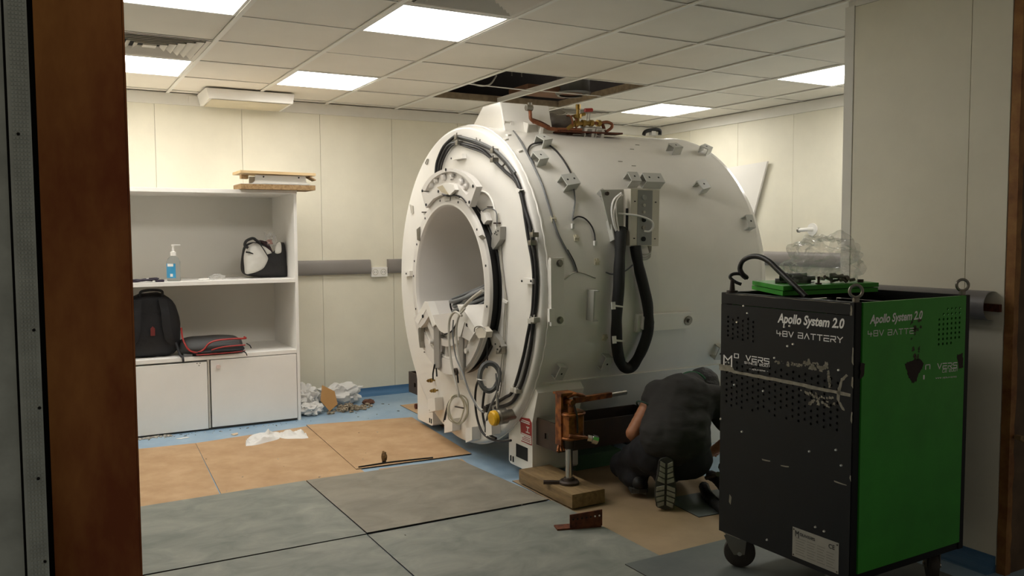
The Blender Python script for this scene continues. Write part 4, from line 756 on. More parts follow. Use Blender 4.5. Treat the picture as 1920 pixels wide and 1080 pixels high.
# ------------------------------------------------------------------ fittings on the barrel
M_brk = mat('bracket_paint', 'c4c3bb', .45, var=.04)
def channel(M_, L, w, h, holes=True, flip=False, m=None):   # bent sheet channel on the barrel
    b = MB(); t_ = .006
    b.obox(M_ @ Matrix.Translation((0, 0, h)), (L, w, t_)); b.obox(M_ @ Matrix.Translation((0, w / 2 - t_ / 2, h / 2)), (L, t_, h)); b.obox(M_ @ Matrix.Translation((0, -w / 2 + t_ / 2, h / 2)), (L, t_, h))
    o = b.build('bracket', m or M_brk, mag)
    if holes:
        q = MB()
        for k in (-1, 1) if L > .09 else (0,):
            p0 = M_ @ V(k * L * .25, 0, h + .0025); p1 = M_ @ V(k * L * .25, 0, h + .004); q.cyl(p0, p1, .006, n=8)
        q.build('bolt_hole', M_dark, o)
    return o
for (x, th), L, w, h, rz in (((2.590, 1.021), .075, .07, .05, .35), ((2.469, 0.826), .07, .07, .05, .25), ((2.582, 0.640), .095, .075, .055, .2), ((3.566, 1.017), .08, .06, .05, .2), ((3.840, 1.036), .08, .06, .045, .5), ((3.547, 0.640), .075, .07, .05, .25),
                             ((3.816, 0.389), .055, .085, .045, 0), ((2.458, -0.446), .05, .08, .045, -.2), ((2.750, -0.413), .05, .085, .045, -.15), ((3.588, -0.417), .05, .085, .045, -.1)):
    channel(bf(x, th) @ Matrix.Rotation(rz, 4, 'Z'), L, w, h)
# upright channel and flat plates
x, th = (2.612, -0.070); M_ = bf(x, th); b = MB().obox(M_ @ Matrix.Translation((-.02, 0, .03)), (.006, .165, .06)).obox(M_ @ Matrix.Translation((-.005, .08, .03)), (.035, .006, .06)).obox(M_ @ Matrix.Translation((-.005, -.08, .03)), (.035, .006, .06)).obox(M_ @ Matrix.Translation((.0, 0, .003)), (.05, .165, .006)); pl_ = b.build('channel_bracket', M_brk, mag)
MB().cyl(M_ @ V(.008, .03, .004), M_ @ V(.008, .03, .008), .008, n=8).cyl(M_ @ V(.008, -.03, .004), M_ @ V(.008, -.03, .008), .008, n=8).build('bolt_hole', M_dark, pl_)
x, th = (2.389, 0.011); M_ = bf(x, th); b = MB().obox(M_ @ Matrix.Translation((.0, 0, .01)), (.085, .36, .02), .003).obox(M_ @ Matrix.Translation((-.045, .02, .02)), (.012, .30, .03), .002).obox(M_ @ Matrix.Translation((-.05, -.12, .03)), (.03, .07, .02), .002); pl_ = b.build('mounting_plate', M_magnet, mag)
for dy in (.15, -.15): MB().cyl(M_ @ V(.012, dy, .018), M_ @ V(.012, dy, .035), .014, n=6).cyl(M_ @ V(.012, dy, .018), M_ @ V(.012, dy, .023), .02, n=16).build('bolt', M_steel, pl_, smooth=30)
xa, tha = (2.914, -0.175); xb, thb = (3.279, -0.206); M_ = bf((xa + xb) / 2 + .02, (tha + thb) / 2); b = MB().obox(M_ @ Matrix.Translation((0, 0, .015)), (xb - xa + .03, .10, .03), .003).obox(M_ @ Matrix.Translation((-.17, .01, .03)), (.006, .075, .05)); pl_ = b.build('mounting_plate', M_magnet, mag)
for dx in (-.11, .17): MB().cyl(M_ @ V(dx, 0, .03), M_ @ V(dx, 0, .037), .028, n=20).cyl(M_ @ V(dx, 0, .03), M_ @ V(dx, 0, .05), .012, n=6).build('bolt', M_steel, pl_, smooth=30)
x, th = (2.959, -0.361)
# cover patch strip behind the hose
x, th = (3.003, 0.008); q = MB()
def patch(u, v):
    M_ = bf((2.909, 0.012)[0] + .17 * u, -.20 + .42 * v, .0025); return M_.translation
q.grid(patch, 2, 12).build('pale_patch', M_face, mag, smooth=60)
# twin channels above the box
for (x, th), L in (((3.036, 0.676), .07), ((3.175, 0.672), .135)): channel(bf(x, th), L, .07, .055)
# triangular gusset plate left of the box
x, th = (2.839, 0.473); b = MB()
gp = [V(*p) for p in [(2.698, 3.800, 1.598), (2.894, 3.800, 1.605), (2.910, 3.800, 1.335), (2.781, 3.800, 1.336), (2.760, 3.800, 1.395)]]; b.prism(gp, (0, .006, 0)); b.prism([gp[1], gp[2], gp[2] + V(0, .05, 0), gp[1] + V(0, .12, 0)], (-.006, 0, 0)); pl_ = b.build('gusset_plate', M_brk, mag)
MB().cyl(gp[0] + V(.04, -.001, -.02), gp[0] + V(.04, -.012, -.02), .011, n=8).build('bolt', M_iron, pl_)
for (x, th) in ((2.787, 0.584), (2.795, 0.547)): MB().obox(bf(x, th, .015) @ Matrix.Rotation(.5, 4, 'Z'), (.035, .03, .03), .002).build('clip', M_brk, pl_)
MB().obox(bf(*(2.770, 0.342), .02), (.008, .12, .04)).build('flange', M_brk, pl_)
# connection box
tl, tr_, br, bl = [V(*p) for p in [(2.844, 3.735, 1.603), (3.040, 3.735, 1.602), (3.066, 3.735, 1.290), (2.860, 3.735, 1.292)]]
ex = V(1, 0, 0); ey = V(.02, 0, 1).normalized(); en = ex.cross(ey).normalized(); ex = ey.cross(en)
ct = (tl + tr_ + br + bl) / 4; wB = ((tr_ - tl).length + (br - bl).length) / 2; hB = ((tl - bl).length + (tr_ - br).length) / 2
MBx = Matrix(((ex.x, ey.x, en.x, ct.x), (ex.y, ey.y, en.y, ct.y), (ex.z, ey.z, en.z, ct.z), (0, 0, 0, 1)))
jb = MB().obox(MBx @ Matrix.Translation((0, 0, -.035)), (wB, hB, .07), .003).build('connection_box', mat('box_cream', 'd6cfbf', .45), mag)
MB().obox(MBx @ Matrix.Translation((-.002, .0, .001)), (wB * .50, hB * .97, .004), .001).build('grey_strip', mat('strip', '8f8f8a', .4), jb)
MB().obox(MBx @ Matrix.Translation((-wB / 2 - .001, -.01, -.03)), (.003, hB * .38, .02)).build('side_slot', M_dark, jb)
for dy, r_c, m_ in ((.11, .014, mat('pad_grey2', '9c9c97', .5)), (.068, .009, M_lgc), (.03, .008, M_lgc), (-.012, .0125, M_dark), (-.055, .011, M_steel), (-.118, .013, M_dark)):
    dx = -.012 + .0
    MB().cyl(MBx @ V(dx, dy, .002), MBx @ V(dx, dy, .011), r_c, n=16).build('port', m_, jb, smooth=40)
for dx in (-.36, .36):
    for dy in (.28, -.37): MB().obox(MBx @ Matrix.Translation((dx * wB, dy * hB, .001)), (.010, .006, .003)).build('screw_slot', M_dark, jb)
MB().tube([MBx @ V(*p) for p in ((-.16, .02, -.03), (-.09, .012, .015), (-.03, .0, .03), (.015, -.02, .04), (.03, -.05, .035), (.015, -.075, .025), (-.012, -.075, .012))], .0055, 8).build('patch_lead', M_paper, jb, smooth=60)
for k in range(3): MB().tube([MBx @ V(*p) for p in ((-.075, -.155, -.02), (-.05, -.19 - .012 * k, -.01), (0, -.205 - .014 * k, -.005), (.05, -.195 - .01 * k, -.01), (.07 - .01 * k, -.15, -.03))], .005, 6).build('loop_lead', M_lgc, jb, smooth=60)
# wires from the box into the insulated hose
for k in range(6):
    MB().tube([(2.820, 3.760, 1.569), (2.784, 3.760, 1.543), (2.762, 3.760, 1.484), (2.766, 3.760, 1.426), (2.792, 3.760, 1.360)] if k % 2 else [(2.805, 3.750, 1.574), (2.769, 3.750, 1.533), (2.769, 3.750, 1.475), (2.777, 3.750, 1.418), (2.791, 3.750, 1.354)], .0045 + .0004 * k, 6).build('wire_bundle', M_blackc if k % 3 else M_lgc, mag, smooth=60) if k in (0, 1, 3) else None
MB().tube([(2.816, 3.770, 1.581), (2.766, 3.770, 1.543), (2.752, 3.770, 1.485), (2.766, 3.770, 1.412), (2.788, 3.770, 1.365)], .006, 6).build('wire_bundle', M_paper, mag, smooth=60)
hose = [(2.815, 3.772, 1.389), (2.791, 3.744, 1.296), (2.768, 3.722, 1.180), (2.758, 3.713, 1.065), (2.751, 3.718, 0.949), (2.761, 3.736, 0.830), (2.783, 3.760, 0.737), (2.824, 3.791, 0.653), (2.868, 3.809, 0.611), (2.909, 3.814, 0.601), (2.937, 3.802, 0.627), (2.965, 3.770, 0.708), (2.980, 3.742, 0.801), (2.975, 3.727, 0.877), (2.958, 3.716, 0.968), (2.926, 3.713, 1.074), (2.904, 3.720, 1.162), (2.894, 3.731, 1.236), (2.892, 3.742, 1.289)]
def hr(t_): return .0315 - .003 * (abs(math.sin(t_ * 19)) ** 14) 
MB().tube(hose, hr, 14, smooth=8).build('insulated_hose', mat('foam_black', '1e1d1c', .75, var=.12, bump=.2, bscale=25), mag, smooth=60, label='thick black foam-insulated hose loop')
for p in ((2.691, 3.670, 0.975), (2.720, 3.700, 0.786)): MB().obox(Matrix.Translation(p) @ Matrix.Rotation(-.1, 4, 'X'), (.024, .006, .04)).build('hose_tag', M_paper, mag)
MB().prism([(2.698, 3.675, 0.980), (2.766, 3.676, 0.968), (2.767, 3.676, 0.960), (2.699, 3.676, 0.969)], (0, -.004, 0)).build('cable_tie', M_paper, mag)
MB().prism([(2.724, 3.704, 0.788), (2.790, 3.707, 0.778), (2.792, 3.709, 0.769), (2.726, 3.707, 0.776)], (0, -.004, 0)).build('cable_tie', M_paper, mag)
# thin wiring harness on the barrel
for l, rc, m_ in (([(2.580, 4.600, 2.022), (2.461, 4.264, 1.902), (2.429, 4.119, 1.803), (2.420, 4.023, 1.713), (2.419, 3.954, 1.631), (2.416, 3.895, 1.542), (2.419, 3.846, 1.447), (2.431, 3.812, 1.361), (2.463, 3.790, 1.285), (2.501, 3.775, 1.213), (2.519, 3.766, 1.156)], .0062, M_greyc), ([(2.474, 3.786, 1.276), (2.506, 3.772, 1.213), (2.524, 3.764, 1.153)], .004, M_blackc),
                 ([(2.430, 4.057, 1.751), (2.429, 4.107, 1.796), (2.448, 4.150, 1.831), (2.500, 4.203, 1.868), (2.560, 4.231, 1.885), (2.614, 4.236, 1.888), (2.640, 4.173, 1.847), (2.644, 4.095, 1.786), (2.644, 4.033, 1.727), (2.639, 3.993, 1.683), (2.624, 3.955, 1.636)], .0055, M_blackc), ([(2.626, 3.958, 1.636), (2.611, 3.925, 1.590), (2.590, 3.888, 1.530), (2.551, 3.850, 1.456), (2.543, 3.839, 1.430)], .0045, M_greyc), ([(2.544, 3.839, 1.436), (2.583, 3.847, 1.453), (2.625, 3.842, 1.442), (2.654, 3.827, 1.407), (2.665, 3.812, 1.366), (2.662, 3.797, 1.320)], .0042, M_blackc),
                 ([(2.526, 3.766, 1.156), (2.488, 3.765, 1.148), (2.453, 3.763, 1.127), (2.439, 3.763, 1.119)], .004, M_lgc), ([(2.526, 3.766, 1.156), (2.570, 3.765, 1.146), (2.617, 3.763, 1.128), (2.641, 3.763, 1.121)], .004, M_lgc), ([(2.708, 3.762, 1.151), (2.742, 3.760, 1.139), (2.786, 3.761, 1.143), (2.838, 3.762, 1.154), (2.892, 3.766, 1.185)], .0045, M_greyc)):
    MB().tube(l, rc, 6).build('sensor_wire', m_, mag, smooth=60)
for p in ((2.425, 0.416), (2.546, 0.303), (2.658, 0.167), (2.727, -0.266)): 
    M_ = bf(*p); b = MB().obox(M_ @ Matrix.Translation((0, 0, .004)), (.028, .034, .008), .002).obox(M_ @ Matrix.Translation((0, 0, .010)), (.010, .036, .006)).obox(M_ @ Matrix.Translation((0, 0, .012)), (.03, .008, .006)); b.build('tie_mount', mat('nylon_cream', 'd5cdb4', .5), mag)
for p in [(2.533, 3.823, 1.401), (2.658, 3.792, 1.308)]: MB().box(V(*p) + V(-.008, -.008, -.014), V(*p) + V(.008, .008, .014), .002).build('wire_plug', M_paper, mag)
for p in ((3.343, 1.111), (3.249, 1.032), (3.064, 0.869), (3.142, 0.830)): MB().obox(bf(*p, .001), (.03, .003, .003)).build('scratch_mark', mat('mark_grey', '8f897e', .7), mag)
for p in ((2.428, 1.149), (2.372, 1.070), (2.398, 0.932)): MB().obox(bf(*p, .004) @ Matrix.Rotation(.5, 4, 'Z'), (.035, .018, .012), .002).build('clip', M_magnet, mag)

# ------------------------------------------------------------------ turret and pipework on top
TZc = Z0 + R0
b = MB()
tA = [(2.470, 4.832, 2.046), (2.470, 4.630, 2.142), (2.470, 4.461, 2.114), (2.470, 4.456, 2.003)]
ys = [4.93, 4.71, 4.46, 4.46]
b.prism([(2.47, 4.98, 1.99), (2.47, 4.72, 2.155), (2.47, 4.30, 2.13), (2.47, 4.30, 1.9)], (.02, 0, 0))
tu = MB().prism([(2.47, 4.97, 1.98), (2.47, 4.74, 2.152), (2.47, 4.52, 2.152), (2.47, 4.46, 1.95)], (.34, 0, 0)).build('turret', M_magnet, mag)
MB().prism([(2.47, 4.52, 2.152), (2.475, 4.515, 2.15), (2.475, 4.455, 1.955), (2.47, 4.46, 1.95)], (.335, 0, 0)).build('turret_side', M_magnet, tu)
for (xx, th, L) in ((2.50, 1.33, .05), (2.66, 1.28, .10), (3.05, 1.27, .06), (3.13, 1.27, .05)):
    M_ = bf(xx, th); b = MB().obox(M_ @ Matrix.Translation((-L / 2, 0, .025)), (.006, .06, .06)).obox(M_ @ Matrix.Translation((L / 2, 0, .025)), (.02, .06, .06)).obox(M_ @ Matrix.Translation((0, 0, .052)), (L, .06, .006)); b.build('lifting_lug', M_magnet, mag)
def pipe(pts, r, m_, nm='copper_pipe'): return MB().tube(pts, r, 8).build(nm, m_, mag, smooth=60)
yp = 4.42
pp = lambda s_: s_
pipe([(2.612, 4.420, 2.121), (2.623, 4.420, 2.090), (2.626, 4.420, 2.053), (2.645, 4.420, 2.035)], .011, M_cpipe); pipe([(2.645, 4.420, 2.035), (2.720, 4.420, 2.014), (2.777, 4.420, 1.998), (2.992, 4.420, 2.003)], .012, M_cpipe); pipe([(2.649, 4.440, 2.050), (2.713, 4.440, 2.035), (2.771, 4.440, 2.012)], .009, M_rustb)
b = MB(); p = (2.615, 4.420, 2.115); b.cyl(V(*p) + V(-.02, 0, 0), V(*p) + V(.02, 0, 0), .02, n=8).cyl(V(*p) + V(.005, 0, -.015), V(*p) + V(.005, 0, .03), .013, n=8); b.build('valve', M_steel, mag, smooth=30)
# silver wrapped cylinder
b = MB(); A_, B_ = V(*(2.742, 4.550, 2.069)), V(*(2.958, 4.500, 2.049))
P = [A_.lerp(B_, k / 14) for k in range(15)]
b.tube(P, lambda t_: .042 + .008 * math.sin(t_ * 17) * (1 - t_) + .012 * t_, 16, smooth=2); b.build('wrapped_cylinder', mat('foil_grey', '6f6860', .45, .5, var=.25, bump=.4, bscale=30), mag, smooth=60)
b = MB(); C_ = V(*(2.900, 4.460, 2.038))
for k in range(2):
    b.tube([C_ + V(.02 + .03 * k, .05 * math.cos(a), .055 * math.sin(a)) for a in [2 * PI * q / 14 for q in range(14)]], .006, 6, True, 2)
b.build('coiled_pipe', M_cpipe, mag, smooth=60)
pipe([(2.882, 4.420, 1.997), (2.921, 4.420, 2.025), (2.968, 4.420, 2.041), (3.081, 4.420, 2.051)], .014, M_brass, 'brass_manifold'); pipe([(3.081, 4.420, 2.051), (3.134, 4.420, 2.054), (3.187, 4.420, 2.064), (3.225, 4.420, 2.053), (3.221, 4.420, 2.029), (3.179, 4.420, 2.003)], .010, M_cpipe)
for uu in (1078, 1092, 1106, 1118, 1130):
    p = V(*on_y) if False else None
for p in [(2.953, 4.420, 2.040), (3.008, 4.420, 2.047), (3.065, 4.420, 2.050), (3.122, 4.420, 2.053)]: MB().cyl(V(*p) + V(-.012, 0, 0), V(*p) + V(.012, 0, 0), .021, n=8).build('pipe_coupling', M_brass, mag, smooth=30)
pipe([(3.150, 4.420, 2.052), (3.163, 4.420, 2.026), (3.163, 4.420, 2.006)], .011, M_rustb)
p = V(*(2.968, 4.420, 2.044)); b = MB().cyl(p, p + V(0, 0, .09), .011, n=10).cyl(p + V(0, 0, .03), p + V(0, 0, .055), .022, n=8).cyl(p + V(0, 0, .085), p + V(0, 0, .115), .016, n=8).cyl(p + V(0, 0, .045), p + V(.05, 0, .06), .011, n=8).cyl(p + V(-.03, 0, .04), p + V(0, 0, .045), .012, n=8); b.build('brass_valve', M_brass, mag, smooth=30)
MB().cyl(p + V(.05, 0, .083), p + V(.105, 0, .088), .012, n=8).build('valve_handle', mat('red_plastic', 'b03022', .4), mag, smooth=30, label='red valve handle')
for dx in (.075, .092): MB().cyl(p + V(dx, 0, .08), p + V(dx - .01, 0, .01), .003, n=6).build('thin_tube', M_lgc, mag)
MB().prism([(2.822, 4.400, 1.991), (3.298, 4.400, 2.001), (3.298, 4.400, 1.991), (2.822, 4.400, 1.982)], (0, .08, 0)).build('gasket_strip', M_rustb, mag)
b = MB().tube([(3.544, 4.500, 2.011), (3.557, 4.500, 2.032), (3.602, 4.500, 2.045), (3.674, 4.500, 2.049), (3.679, 4.500, 2.018)], .013, 8); b.build('hose_handle', M_blackc, mag, smooth=60)
MB().box(V(*(3.603, 4.490, 2.013)), V(*(3.639, 4.490, 2.039)) + V(0, .03, 0)).build('hose_label', M_paper, mag)

# ------------------------------------------------------------------ feet and jacking brackets
def foot(sy):
    ya, yb_ = Y0 + sy * .535, Y0 + sy * .80
    lo, hi = .045, .56
    b = MB().prism([(2.345, ya, lo + .012), (2.345, ya + sy * .02, lo), (2.345, yb_ - sy * .012, lo), (2.345, yb_, lo + .012), (2.345, yb_, .33), (2.345, Y0 + sy * .86, .50), (2.345, Y0 + sy * .80, .56), (2.345, ya, .30)], (.30, 0, 0)); o = b.build('foot', M_magnet, mag)
    if sy < 0: MB().prism([(2.3435, ya + sy * .085, .10), (2.3435, yb_ - sy * .05, .10), (2.3435, yb_ - sy * .05, .175), (2.3435, ya + sy * .085, .175)], (.002, 0, 0)).build('foot_window', M_dark, o)
    for k in (0, 1):
        MB().box((2.342, ya + sy * (.018 + .028 * k), .06), (2.3448, ya + sy * (.030 + .028 * k), .092)).build('slot', M_dark, o)
    MB().box((3.40, ya, .045), (3.80, yb_, .40), .01).build('foot_rear', M_magnet, o)
    return o
f1 = foot(-1); f2 = foot(1)
MB().prism([(2.36, 3.93, .36), (2.36, 3.955, .46), (2.62, 3.955, .46), (2.62, 3.93, .36)], (0, .02, 0)).build('stiffener_plate', M_magnet, mag)
# red and white lifting warning label on the foot
sg = MB().prism([(2.3425, 4.060, .20), (2.3425, 3.945, .20), (2.3425, 3.945, .325), (2.3425, 3.97, .345), (2.3425, 4.06, .335), (2.3425, 4.085, .318), (2.3425, 4.068, .305)], (.002, 0, 0)).build('warning_label', mat('label_red', '9c2622', .5), f1, label='red and white lifting warning label')
b = MB()
for z, y_a, y_b in ((.322, 4.05, 3.965), (.312, 4.06, 3.965), (.246, 4.055, 3.95)): b.box((2.3408, y_a, z), (2.3424, y_b, z + .005))
b.box((2.3408, 3.99, .262), (2.3424, 3.984, .296)); b.box((2.3408, 4.005, .262), (2.3424, 3.965, .267)); b.box((2.3408, 4.0, .291), (2.3424, 3.97, .296)); b.box((2.3406, 4.062, .207), (2.3424, 3.948, .243)); b.build('label_print', M_paper, sg)
b = MB()
for z in (.214, .223, .233): b.box((2.3398, 4.045 - .02 * (z > .23), z), (2.3405, 3.955, z + .004))
b.build('label_text', mat('label_red', '9c2622', .5), sg)
def tray(sy, nm, lab):
    ya, yb_ = Y0 + sy * .79, Y0 + sy * 1.02; xa, xb_ = 2.37, 3.05; za, zb = .205, .355; t_ = .009; b = MB()
    n_ = 12; yc_ = (ya + yb_) / 2 ; hw = .016; zc_ = (za + zb) / 2 - .01
    y_l, y_h = min(ya, yb_), max(ya, yb_)
    b.box((xa, y_l, za), (xa + t_, yc_ - hw, zb)).box((xa, yc_ + hw, za), (xa + t_, y_h, zb)).box((xa, yc_ - hw, za), (xa + t_, yc_ + hw, zc_ - hw)).box((xa, yc_ - hw, zc_ + hw), (xa + t_, yc_ + hw, zb))
    b.box((xa + t_, y_l, za), (xb_, y_l + t_, zb)).box((xa + t_, y_h - t_, za), (xb_, y_h, zb)).box((xb_ - t_, y_l + t_, za), (xb_, y_h - t_, zb)).box((xa + t_, y_l + t_, za), (xb_, y_h - t_, za + t_))
    o = b.build(nm, M_iron, mag, label=lab)
    for k in range(3):
        p = V(xa + .1 + .12 * k, yc_, za + .03); MB().cyl(p, p + V(0, 0, .05), .016, n=6).cyl(p, p + V(0, 0, .02), .026, n=16).build('bolt', M_steel, o, smooth=30)
    return o
tray(-1, 'jacking_bracket', 'open-topped black steel jacking bracket beside the foot'); tray(1, 'jacking_bracket', 'black steel jacking bracket on the far side of the magnet')
b = MB().box((2.40, 5.50, .02), (2.60, 5.66, .20), .006).cyl((2.37, 5.55, .10), (2.42, 5.55, .10), .035, n=12).cyl((2.36, 5.62, .12), (2.42, 5.62, .12), .02, n=8); b.build('far_jack', M_rustb, mag, smooth=30, label='rusty jack under the far bracket')

# cable coil lying in the bore
t = thing('cable_coil', (2.46, 4.64, tray_z), 'thick coil of grey and black cable lying inside the bore', 'cable')
c = V(2.415, 4.60, tray_z + .135); a1 = V(.50, -.52, .34).normalized(); a2 = V(.55, .62, .10); a2 = (a2 - a1 * a2.dot(a1)).normalized(); a3 = a1.cross(a2)
for k, (r1, r2_, z, m_) in enumerate(((.235, .125, .0, M_greyc), (.215, .115, .016, M_blackc), (.24, .13, -.018, M_greyc), (.22, .12, .032, M_greyc), (.245, .135, -.036, M_blackc), (.205, .105, .046, M_greyc), (.19, .10, -.004, M_blackc), (.20, .11, -.028, M_greyc), (.225, .125, .058, M_greyc))):
    P = [c + a1 * (r1 * math.cos(a)) + a2 * (r2_ * math.sin(a)) + a3 * (z + .008 * math.sin(2 * a + k)) for a in [2 * PI * q / 18 for q in range(18)]]
    MB().tube(P, .0118, 8, True, 3).build('cable_turn', m_, t, smooth=60)
p = c - a1 * .215; MB().tube([p + a1 * (.035 * math.cos(a)) + a3 * (.07 * math.sin(a)) for a in [2 * PI * q / 10 for q in range(10)]], .006, 6, True, 3).build('strap', M_blackc, t, smooth=60)

# ------------------------------------------------------------------ timber, jack, angle iron
b = MB().box((2.255, 3.41, .0125), (2.452, 3.936, .083), .006); tag(b.build('timber_block', M_wood, smooth=30), 'thick timber block on the floor carrying the rusty jack', 'timber')
JX, JY, JZ = 2.345, 3.575, .0832
jk = thing('hydraulic_jack', (JX, JY, JZ), 'rusty orange hydraulic jack standing upside down on the timber block', 'jack')
MB().lathe([(JZ, 0), (JZ, .052), (JZ + .012, .052), (JZ + .020, .044), (JZ + .020, .03), (JZ + .032, .027), (JZ + .032, 0)], 28, 'z', (JX, JY)).build('round_foot', M_iron, jk, smooth=40)
b = MB().prism([(JX - .03, JY + .03, JZ), (JX - .045, JY + .01, JZ), (JX - .12, JY + .055, JZ), (JX - .105, JY + .08, JZ)], (0, 0, .014)).build('foot_lever', M_iron, jk)
MB().cyl((JX, JY, JZ + .03), (JX, JY, JZ + .19), .0185, n=24).build('ram', M_chrome, jk, smooth=40)
MB().lathe([(JZ + .185, 0), (JZ + .185, .028), (JZ + .225, .032), (JZ + .225, .034), (JZ + .245, .036), (JZ + .245, 0)], 24, 'z', (JX, JY)).build('collar', M_iron, jk, smooth=40)
b = MB().prism([(JX - .042, JY - .02, JZ + .235), (JX - .03, JY - .045, JZ + .235), (JX + .055, JY - .045, JZ + .235), (JX + .078, JY - .02, JZ + .235), (JX + .078, JY + .035, JZ + .235), (JX + .05, JY + .05, JZ + .235), (JX - .03, JY + .05, JZ + .235)], (0, 0, .14)); b.build('body', M_rust, jk)
for z in (.240, .362):
    b = MB(); b.tube([(JX - .044, JY - .022, JZ + z), (JX - .031, JY - .048, JZ + z), (JX + .056, JY - .048, JZ + z), (JX + .081, JY - .021, JZ + z), (JX + .081, JY + .036, JZ + z), (JX - .031, JY + .052, JZ + z)], .007, 6, True, 0); b.build('weld_seam', M_rust, jk, smooth=60)
b = MB().box((JX - .048, JY + .0, JZ + .20), (JX - .035, JY + .055, JZ + .465), .002); b.box((JX - .035, JY + .04, JZ + .20), (JX + .02, JY + .05, JZ + .465), .002); b.build('back_plate', M_rust, jk)
MB().box((JX - .06, JY - .02, JZ + .462), (JX + .03, JY + .06, JZ + .473), .002).build('claw_plate', M_rust, jk)
b = MB().cyl((JX + .0, JY - .02, JZ + .375), (JX + .0, JY - .02, JZ + .43), .018, n=14).cyl((JX - .005, JY - .045, JZ + .425), (JX - .005, JY + .03, JZ + .425), .016, n=12); b.build('pump_post', M_rust, jk, smooth=40)
b = MB().tube([(JX - .01, JY - .0, JZ + .45), (JX + .02, JY - .02, JZ + .462), (JX + .06, JY - .02, JZ + .455), (JX + .085, JY - .01, JZ + .445)], .010, 8); b.build('return_spring', M_rust, jk, smooth=60)
hd = V(.975, .16, -.012).normalized()
a0 = V(JX + .02, JY - .02, JZ + .432)
b = MB().obox(Matrix.Translation(a0 + hd * .13) @ hd.to_track_quat('X', 'Z').to_matrix().to_4x4(), (.26, .026, .028), .004); b.build('handle_socket', M_rust, jk)
MB().cyl(a0 + hd * .255, a0 + hd * .375, .0125, n=14).build('handle_bar', M_steel, jk, smooth=40)
MB().tube([(JX + .0, JY - .04, JZ + .42), (JX + .012, JY - .054, JZ + .36), (JX + .016, JY - .053, JZ + .27)], .0055, 6).build('link_rod', M_iron, jk, smooth=60)
MB().cyl((JX - .03, JY - .048, JZ + .262), (JX + .085, JY - .056, JZ + .238), .008, n=10).build('oil_pipe', M_cpipe, jk, smooth=40)
b = MB().cyl((JX + .078, JY - .05, JZ + .238), (JX + .10, JY - .058, JZ + .232), .017, n=6).cyl((JX + .10, JY - .058, JZ + .232), (JX + .128, JY - .066, JZ + .222), .023, n=8); b.build('release_valve', M_chrome, jk)
for k in range(5):
    a = k * .9 + .3; MB().tube([(JX - .05 + .012 * k, JY + .02, JZ + .20), (JX - .07 + .02 * k, JY + .0, JZ + .175)], .007, 6).build('rusty_lug', M_rust, jk, smooth=60)

t = thing('angle_iron', (2.12, 3.18, .008), 'rusty angle iron offcut with bolt holes lying on the grey sheet', 'steel angle')
e1 = (V(2.232, 3.145, 0) - V(2.035, 3.205, 0)).normalized(); e2 = V(-e1.y, e1.x, 0)
A_ = V(2.035, 3.20, .0078); L_ = .215
b = MB().prism([A_, A_ + e1 * L_ * .98, A_ + e1 * L_ * .98 + e2 * .06, A_ + e2 * .06], (0, 0, .007)); b.build('flat_leg', M_rustb, t)
b = MB().prism([A_ + e1 * .06 + V(0, 0, .0075), A_ + e1 * L_ + V(0, 0, .0075), A_ + e1 * L_ + V(0, 0, .082), A_ + e1 * .06 + V(0, 0, .068)], e2 * .007); ul = b.build('upright_leg', M_rustb, t)
for k in range(7):
    p = A_ + e1 * (.075 + .021 * k) + V(0, 0, .046 + .0015 * k); MB().cyl(p - e2 * .001, p + e2 * .0005, .0042, n=10).build('bolt_hole', M_paper if k > 4 else M_dark, ul)

# ------------------------------------------------------------------ battery cart
CXo, CYo, CR = 2.402, 1.905, .020
CW, CD, CB0, CT = .655, .627, .152, 1.124
ct = thing('battery_cart', (CXo, CYo, .0112), 'black and green battery cart on castors with white lettering', 'cart', rz=CR)
CB0 -= .0112; CT -= .0112
M_cb = mat('cart_black', '0c0b0b', .5, spec=.3, var=.15, vscale=9); M_cg = mat('cart_green', '369428', .42, var=.10, vscale=5, col2=None, bump=.02)
M_cgl = mat('lid_green', '3d9a30', .42, var=.06); M_let = mat('letter_white', 'f3f0ea', .5); M_chipm = mat('scraped', '9b9482', .6, col2='77705f', vscale=30)
def LB(o_b, nm, m, **k): return o_b.build(nm, m, ct, local=True, **k)
# frame posts and rails
for x, y in ((0, 0), (0, CD - .03), (CW - .03, 0), (CW - .03, CD - .03)):
    LB(MB().box((x, y, CB0), (x + .03, y + .03, CT), .003), 'corner_post', M_cb)
for z in (CB0, CT - .045):
    LB(MB().box((.001, .03, z), (.028, CD - .03, z + .045), .002), 'side_rail', M_cb); LB(MB().box((CW - .028, .03, z), (CW - .001, CD - .03, z + .045), .002), 'side_rail', M_cb)
    LB(MB().box((.03, CD - .028, z), (CW - .03, CD - .001, z + .045), .002), 'side_rail', M_cb)
LB(MB().box((.03, .004, CB0), (CW - .03, .028, CB0 + .03), .002), 'side_rail', M_cb)
LB(MB().box((.03, .03, CB0), (CW - .03, CD - .03, CB0 + .01)), 'floor_pan', M_cb)
LB(MB().box((.028, .028, CB0 + .02), (.031, CD - .028, CT - .06)), 'inner_liner', M_dark); LB(MB().box((.03, .024, CB0 + .02), (CW - .03, .027, CT - .06)), 'inner_liner', M_dark)
LB(MB().box((.06, .09, CB0 + .011), (CW - .06, CD - .09, CT - .13), .006), 'battery_block', mat('battery_grey', '2b2b2c', .5))
